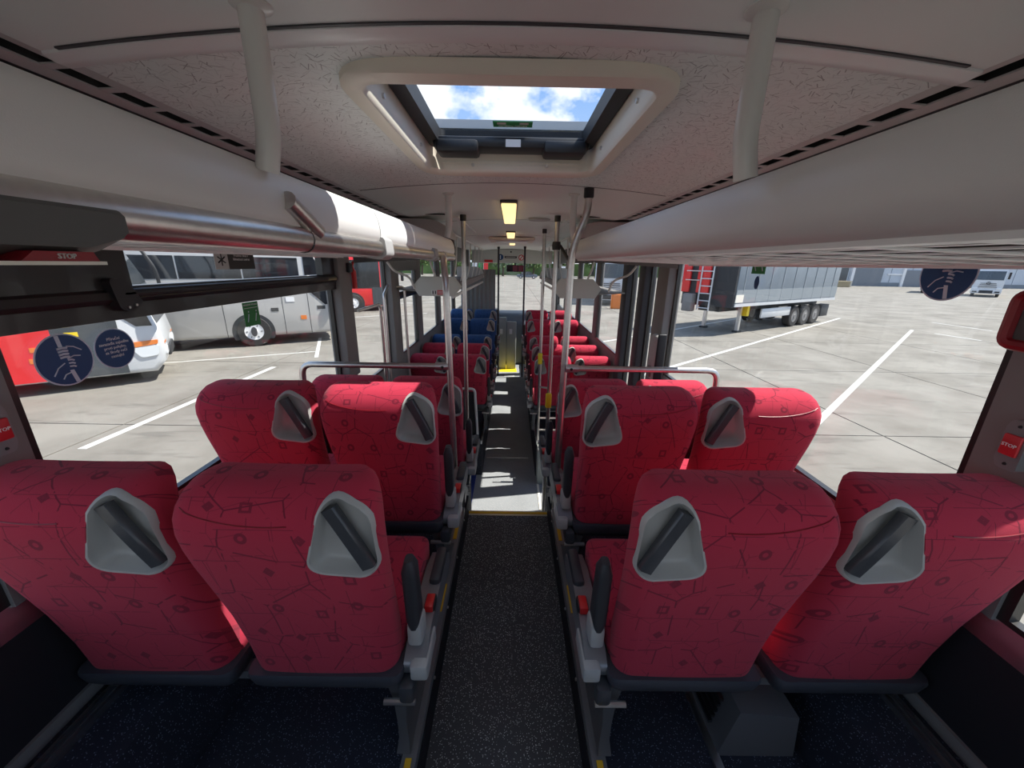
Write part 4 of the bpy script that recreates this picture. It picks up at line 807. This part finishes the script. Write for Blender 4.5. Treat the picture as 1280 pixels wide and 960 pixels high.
def wheel(root, x, y, z, r, wd, hub='white', ax='y', nm='wheel', studs=0):
    m = MB(); m.lathe([(r * .55, 0), (r * .93, 0), (r, wd * .12), (r, wd * .88), (r * .93, wd), (r * .55, wd), (r * .55, 0)], (x, y, z), ax, 28, False); t = ob(nm, m, 'tyre', root)
    m = MB(); m.lathe([(r * .0, -.02), (r * .16, -.03), (r * .2, -.005), (r * .5, .012), (r * .57, .0), (r * .57, .06)], (x, y, z), ax, 24); h = ob('hub', m, hub, t)
    for k in range(studs):
        a = 6.283 * k / studs; m = MB()
        if ax == 'y': m.prism([(x + math.cos(a + q) * r * f, z + math.sin(a + q) * r * f) for q, f in ((-.07, .36), (.07, .36), (.04, .47), (-.04, .47))], 'y', y - .001, y + .02); ob('hub_slot', m, 'chassis', t)
    return t
def coach(label, front, ang, paint, low=None, length=11.5, h=3.35, beltz=2.0, grp='parked coaches', doors=(), bot=.33, fs=2.7):
    """local x forward with the nose at 0, near side y = 0, far side y = 2.5, z from the ground."""
    r = thing('coach', label, 'coach', (front[0], front[1], ZG), grp, local=True); r.rotation_euler = (0, 0, R(ang))
    prof = [(-length, bot), (-.25, bot), (-.04, .5), (0, .95), (-.06, 1.35), (-.35, 2.4), (-.62, h - .25), (-1.0, h), (-length + .4, h), (-length, h - .4)]
    bm = bmesh.new(); vs = [bm.verts.new((x, y, z)) for y in (0, 2.5) for x, z in prof]; n = len(prof)
    bm.faces.new(vs[:n]); bm.faces.new(vs[n:][::-1])
    for i in range(n): bm.faces.new((vs[i], vs[n + i], vs[n + (i + 1) % n], vs[(i + 1) % n]))
    bmesh.ops.recalc_face_normals(bm, faces=bm.faces)
    ed = [e for e in bm.edges if e.verts[0].co.y == e.verts[1].co.y]
    bmesh.ops.bevel(bm, geom=ed, offset=.12, segments=3, profile=.5, affect='EDGES'); m = MB(); m.bm(bm); ob('body', m, paint, r, 40)
    if low:
        for a, b, mm in low: m = MB(); m.box(a, b, -.012, .05, bot + .05, beltz - .05 if mm != 'grey_glass' else beltz + .05); ob('side_panel', m, mm, r)
    nw = 6; a0 = -length + .5; wl = (length - 1.6) / nw
    for k in range(nw): m = MB(); m.box(a0 + k * wl + .02, a0 + (k + 1) * wl - .02, -.010, .03, beltz, h - .42); ob('side_window', m, 'black_glass', r)
    m = MB(); m.loft([[(x + .012, y, z) for y in (.14, 2.36)] + [(x - .05, y, z) for y in (2.36, .14)] for x, z in ((-.075, 1.38), (-.35, 2.4), (-.60, h - .30))]); ob('windscreen', m, 'grey_glass', r, 0)
    m = MB(); m.prism([(-.42, 1.35), (-.14, 1.35), (-.36, 2.3), (-.62, 3.0), (-.95, 3.0), (-.95, 1.9)], 'y', -.014, .03); ob('driver_window', m, 'black_glass', r)
    for x in (-fs, -length + 2.9):
        m = MB(); m.prism([(x + .62 * math.cos(t * .2094), .50 + .62 * math.sin(t * .2094)) for t in range(-2, 18)], 'y', -.008, .05); ob('wheel_arch', m, 'chassis', r, 0)
        wheel(r, x, -.03, .51, .51, .30, 'white', studs=6); wheel(r, x, 2.22, .51, .51, .25, 'white')
    for y in (.10, 1.98):
        m = MB(); m.rbox(-.16, .02, y, y + .42, .62, .86, .05); hl = ob('headlight', m, 'headlight', r)
        m = MB(); m.rbox(-.20, -.0, y - .02, y + .40, .88, .98, .03); ob('indicator', m, 'orange', r)
    m = MB(); m.rbox(-.12, .025, .7, 1.8, .50, .75, .03); ob('grille', m, 'chassis', r)
    m = MB(); m.tube(bend([(-.5, .2, h - .25), (-.05, -.1, h - .2), (.18, -.18, 2.6), (.18, -.18, 2.2)], .2), .035, 8); mi = ob('mirror_arm', m, 'black_plastic', r)
    m = MB(); m.rbox(.10, .25, -.30, -.08, 1.75, 2.25, .05); ob('mirror', m, 'black_plastic', mi)
    for x in doors: m = MB(); m.box(x - .008, x + .008, -.004, .02, bot + .03, beltz - .1); ob('panel_gap', m, 'chassis', r)
    return r
c1 = coach('silver coach with dark windows and white hubcaps parked on the left', (-6.4, 14.4), 29.5, 'paint_silver', doors=(-.95, -1.75, -3.45, -6.2, -8.3), beltz=2.25)
for x, z, a, b, mm, nm in ((-5.3, .85, .14, .05, 'orange', 'side_marker'), (-8.6, .85, .14, .05, 'orange', 'side_marker'), (-2.0, 1.22, .11, .06, 'chassis', 'flap_handle'), (-.55, 1.25, .13, .06, 'chassis', 'flap_handle'), (-1.15, .92, .09, .07, 'orange', 'badge'), (-1.5, 1.55, .13, .08, 'white', 'label')):
    m = MB(); m.box(x - a, x + a, -.012, .03, z - b, z + b); ob(nm, m, mm, c1)
m = MB(); m.prism([(-2.7 + .09 * math.cos(t * .35), .51 + .16 * math.sin(t * .35)) for t in range(18)], 'y', -.075, -.05); ob('hub_emblem', m, 'grip', c1)
c2 = coach('white and red coach with orange indicator, nearest on the left', (-8.25, 9.05), 37, 'paint_white', low=[(-1.75, -.72, 'grey_glass'), (-7.5, -1.75, 'paint_red')], beltz=1.62, bot=.25, fs=3.6)
m = MB(); m.prism(roundpoly([(-.66, .98), (-.10, 1.02), (-.12, .92), (-.62, .86)], .03), 'y', -.03, .02); ob('indicator', m, 'orange', c2)
m = MB(); m.prism(roundpoly([(-.60, .85), (-.10, .90), (-.14, .66), (-.45, .62)], .06), 'y', -.03, .02); ob('headlight', m, 'headlight', c2)
for x, z, mm in ((-2.05, .75, 'orange'), (-2.0, .98, 'orange'), (-1.45, 1.25, 'safety_yellow')):
    m = MB(); m.box(x - .10, x + .10, -.02, .0, z - .05, z + .05); ob('side_marker', m, mm, c2)
c3 = coach('red coach with dark windows parked far left behind the pillar', (-6.9, 24.3), 30, 'paint_red', beltz=1.35, bot=.3, low=[(-1.6, -.3, 'grey_glass')])
c4 = coach('grey coach far away at the left end of the yard', (-13.0, 42), 20, 'paint_silver', beltz=1.8)
# curtain trailer on the right
t = thing('trailer', 'grey curtain side semi-trailer with three axles and a front ladder on the right', 'trailer', (9.55, 16.75, ZG), None, local=True); t.rotation_euler = (0, 0, R(32))
m = MB(); m.rbox(.0, 10.2, 0, 2.5, 1.35, 4.0, .03); ob('curtain', m, 'curtain', t)
m = MB(); m.box(.02, 10.2, -.015, .0, 1.42, 1.95); ob('curtain_band', m, 'curtain_band', t)
for k in range(9): m = MB(); m.box(.5 + 1.12 * k, .54 + 1.12 * k, -.02, .0, 1.36, 3.95); ob('curtain_strap', m, 'curtain_band', t)
m = MB(); m.box(0, 10.22, -.03, .03, 1.24, 1.37); ob('lower_rail', m, 'paint_white', t)
m = MB(); m.box(-.12, 0, .02, 2.48, 1.2, 4.0); ob('bulkhead', m, 'chassis', t)
m = MB(); m.box(.2, 10.1, .75, 1.75, .95, 1.25); ob('chassis_beam', m, 'chassis', t)
m = MB(); m.rbox(2.6, 5.4, .06, .14, .62, 1.05, .02); ob('side_guard', m, 'paint_white', t)
for x in (5.95, 7.15, 8.35):
    for y in (.05, 2.12): wheel(t, x, y, .53, .53, .36, 'pillar_grey')
for y in (.35, 2.0):
    m = MB(); m.box(1.30, 1.44, y, y + .14, .08, 1.2); lg = ob('landing_leg', m, 'aluminium', t)
    m = MB(); m.box(1.2, 1.54, y - .06, y + .2, 0, .08); ob('foot', m, 'chassis', lg)
m = MB(); m.box(1.55, 1.75, .2, .5, .75, 1.2); ob('crank_box', m, 'safety_yellow', t)
m = MB(); m.rbox(9.1, 10.0, .08, .5, .35, 1.0, .02); ob('mudflap', m, 'chassis', t)
m = MB(); m.box(.0, .6, -.022, -.002, 1.42, 1.75); ob('yellow_label', m, 'cream', t)
# gear on the trailer's front bulkhead: fixed ladder, red fairings, dark frame
ld = MB(); ld.box(-.30, -.26, .95, 1.0, 1.0, 3.9); la = ob('ladder', ld, 'paint_white', t)
m = MB(); m.box(-.30, -.26, 1.50, 1.55, 1.0, 3.9); ob('stile', m, 'paint_white', la)
for k in range(9): m = MB(); m.tube([(-.28, .97, 1.1 + .32 * k), (-.28, 1.53, 1.1 + .32 * k)], .025, 6); ob('rung', m, 'paint_white', la)
for y0, y1 in ((2.1, 2.5), (1.15, 1.75)): m = MB(); m.rbox(-.24, -.12, y0, y1, 1.75, 3.9, .03); ob('red_fairing', m, 'paint_red', t)
for z in (2.3, 2.7): m = MB(); m.tube([(-.26, 1.6, z), (-.26, 2.3, z)], .03, 6); ob('cross_bar', m, 'aluminium', t)
m = MB(); m.rbox(-.5, -.14, 1.7, 2.2, .9, 1.7, .06); ob('pump_housing', m, 'pillar_grey', t)
# white lorries
def lorry(label, loc, ang, paint='paint_white', grp='white lorries', red=False):
    r = thing('lorry', label, 'lorry', (loc[0], loc[1], ZG), grp, local=True); r.rotation_euler = (0, 0, R(ang))   # faces local -y
    bm = bmesh.new(); prof = [(0, .55), (-.05, 1.2), (0, 1.9), (.18, 3.1), (.5, 3.6), (2.2, 3.75), (2.2, .55)]; n = len(prof)
    m = MB(); m.prism(prof, 'x', -1.22, 1.22); bm.free(); ob('cab', m, paint, r)
    m = MB(); m.loft([[(-1.08, y - .02, z), (1.08, y - .02, z), (1.08, y + .03, z), (-1.08, y + .03, z)] for y, z in ((0, 1.98), (.17, 3.0))]); ob('windscreen', m, 'grey_glass', r, 0)
    for k in range(4): m = MB(); m.rbox(-.75 + .04 * k, .75 - .04 * k, -.075, -.02, 1.12 + .15 * k, 1.17 + .15 * k, .01); ob('grille_bar', m, 'chassis', r)
    m = MB(); m.ring([(q[0], -.085, q[1]) for q in circ(0, 1.62, .15, 18)], .022); em = ob('emblem', m, 'aluminium' if red else 'chassis', r)
    for k in range(3): a = 1.5708 + 2.0944 * k; m = MB(); m.tube([(0, -.085, 1.62), (.15 * math.cos(a), -.085, 1.62 + .15 * math.sin(a))], .02, 5); ob('emblem_point', m, 'chassis', em)
    m = MB(); m.rbox(-1.24, 1.24, -.12, .3, .38, .92, .06); bu = ob('bumper', m, paint, r)
    m = MB(); m.rbox(-.55, .55, -.14, -.1, .45, .78, .03); ob('lower_intake', m, 'chassis', bu)
    for s in (-1, 1):
        m = MB(); m.rbox(s * .95 - .22, s * .95 + .22, -.14, .1, .86, 1.12, .04); ob('headlight', m, 'headlight', r)
        m = MB(); m.rbox(s * .9 - .2, s * .9 + .2, -.13, -.1, .5, .68, .02); ob('fog_lamp', m, 'chassis', r)
        wheel(r, s * 1.0 - .15, 1.0, .5, .5, .3, 'pillar_grey', 'x'); m = MB(); m.rbox(s * 1.42 - .1, s * 1.42 + .1, .1, .2, 2.1, 2.9, .04); ob('mirror', m, 'black_plastic', r)
        m = MB(); m.box(s * 1.225 - .01, s * 1.225 + .01, .35, 1.3, 2.0, 2.95); ob('door_window', m, 'grey_glass', r)
    m = MB(); m.box(-.5, .5, 2.2, 6, .6, 1.0); ob('chassis', m, 'chassis', r)
    m = MB(); m.rbox(-1.25, 1.25, 2.7, 8, 1.1, 3.9, .05); ob('load_box', m, 'paint_white' if not red else 'curtain', r)
    return r
lorry('white lorry with star emblem and dark grille bars at far right', (57.6, 48.0), -50)
lorry('white lorry half hidden behind the round sticker at far right', (57.0, 53.5), -50)
lorry('white lorry with orange bumper seen through the right door glass', (7.4, 29.5), -15, red=True)
m = MB(); m.rbox(6.9, 8.0, 27.0, 27.3, ZG, ZG + 1.0, .05); tag(ob('barrier', m, 'orange'), 'orange plastic barrier beyond the right door', 'barrier')
# building
b = thing('building', 'long pale blue-grey industrial building with roller doors', 'building', (85, 78, ZG))
m = MB(); m.box(40, 150, 75.2, 95, ZG, ZG + 9); ob('facade', m, 'building', b)
for k in range(28): m = MB(); m.box(40 + 3.9 * k, 40.06 + 3.9 * k, 75.16, 75.2, ZG, ZG + 9); ob('panel_joint', m, 'curtain', b)
m = MB(); m.box(40, 150, 75.15, 75.2, ZG, ZG + .7); ob('plinth', m, 'curtain', b)
m = MB(); m.box(70.6, 90, 75.05, 75.2, ZG + 2.1, ZG + 2.35); ob('white_band', m, 'white', b)
for x0, x1, h_, mm, nm in ((64.2, 69.6, 4.6, 'roller', 'roller_door'), (73.8, 77.0, 3.0, 'roller', 'door'), (60.8, 63.0, 3.6, 'grey_glass', 'door'), (100, 106, 4.6, 'roller', 'roller_door')):
    m = MB(); m.box(x0, x1, 75.0, 75.2, ZG, ZG + h_); d = ob(nm, m, mm, b)
    if nm == 'roller_door':
        for k in range(9): m = MB(); m.box(x0, x1, 74.96, 75.0, ZG + .5 * k, ZG + .5 * k + .04); ob('slat_gap', m, 'curtain', d)
    m = MB(); m.box(x0 - .5, x0, 74.95, 75.2, ZG, ZG + h_ + .3); ob('door_jamb', m, 'white', b)
g = thing('pallet_stack', 'low stack of timber pallets before the building', 'pallets', (56.5, 69, ZG))
for k in range(4): m = MB(); m.box(54.3, 58.6, 68.4, 69.6, ZG + .26 * k + .1, ZG + .26 * k + .24); m.box(54.5, 58.4, 68.5, 69.5, ZG + .26 * k, ZG + .26 * k + .1); ob('pallet', m, 'pallet', g)
# trees, cars and flags ahead of the windscreen
def tree(x, y, h, wd, label):
    g = thing('tree', label, 'tree', (x, y, ZG), 'trees ahead')
    m = MB(); m.tube([(x, y, ZG), (x + .2, y, ZG + h * .3), (x, y, ZG + h * .7)], [.25, .2, .06], 8); ob('trunk', m, 'bark', g)
    m = MB(); rnd = random.Random(int(x * 13 + y))
    for k in range(900):
        a, c = rnd.random() * 6.283, rnd.random() * 2 - 1; rr_ = rnd.random() ** .4; q = Vector((x + wd * rr_ * math.cos(a) * math.sqrt(1 - c * c), y + wd * rr_ * math.sin(a) * math.sqrt(1 - c * c), ZG + h * .62 + h * .38 * rr_ * c))
        u = Vector((rnd.uniform(-1, 1), rnd.uniform(-1, 1), rnd.uniform(-1, 1))).normalized() * .38; v = u.orthogonal().normalized() * .3
        m.add([q - u, q + v, q + u, q - v], [(0, 1, 2, 3)])
    c = ob('crown', m, 'leaf', g, 0); c['kind'] = 'stuff'
for k, (x, h, lb) in enumerate(((-22, 8, 'leafy tree left of all others beyond the windscreen'), (-14, 7, 'leafy tree behind the coloured flags'), (-7.8, 9, 'leafy tree left of the hanging display'), (-2.2, 8, 'leafy tree behind the hanging display'), (5.4, 7, 'leafy tree right of the hanging display'), (13, 9, 'leafy tree beyond the right front rack'), (20.5, 8, 'leafy tree beyond the right side glass'), (29, 9, 'leafy tree right of all others beyond the bus'))):
    tree(x, 98 + (k % 3) * 4, h, 3.6, lb)
m = MB(); m.box(-45, 45, 108, 108.5, ZG, ZG + 3.2); tag(ob('hedge_wall', m, 'leaf'), 'green hedge closing the far end of the yard', 'hedge')
for i, (x, mm, lb) in enumerate(((-7.6, 'paint_white', 'white beach flag left of the windscreen pole'), (-6.6, 'sticker_green', 'green beach flag left of the windscreen pole'), (-5.5, 'paint_red', 'red beach flag left of the windscreen pole'))):
    g = thing('flag', lb, 'flag', (x * .9, 70, ZG)); x *= .9
    m = MB(); m.tube([(x, 70, ZG), (x, 70, ZG + 4.2)], .04, 6); ob('mast', m, 'aluminium', g)
    m = MB(); m.prism([(x + .05, ZG + .8), (x + .75, ZG + 1.0), (x + .8, ZG + 3.2), (x + .45, ZG + 4.0), (x + .05, ZG + 4.2)], 'y', 69.98, 70.02); ob('cloth', m, mm, g)
def car(label, loc, paint):
    r = thing('car', label, 'car', (loc[0], loc[1], ZG), 'cars ahead', local=True)
    m = MB(); bm = bmesh.new(); bmesh.ops.create_cube(bm, size=1)
    for v in bm.verts: v.co = (v.co.x * 4.3, v.co.y * 1.75, .55 + v.co.z * .6)
    bmesh.ops.bevel(bm, geom=bm.edges[:], offset=.15, segments=2, affect='EDGES'); m.bm(bm); ob('body', m, paint, r)
    m = MB(); m.prism([(-1.5, .8), (-1.1, 1.42), (.6, 1.45), (1.3, .85)], 'y', -.75, .75); ob('cabin', m, 'grey_glass', r)
    for x in (-1.35, 1.35):
        for y in (-.88, .7): wheel(r, x, y, .32, .32, .2, 'aluminium')
    return r
car('blue car parked far ahead below the hanging display', (3.2, 84), 'dash'); car('white car parked far ahead, left of the display', (-8.5, 84), 'paint_white')
g = thing('notice_board', 'white notice board far ahead of the windscreen', 'sign', (10.5, 80, ZG))
m = MB(); m.box(9.6, 11.4, 79.9, 80, ZG + .8, ZG + 2.6); ob('board', m, 'white', g)
for x in (9.9, 11.1): m = MB(); m.tube([(x, 80.05, ZG), (x, 80.05, ZG + .9)], .05, 6); ob('post', m, 'aluminium', g)
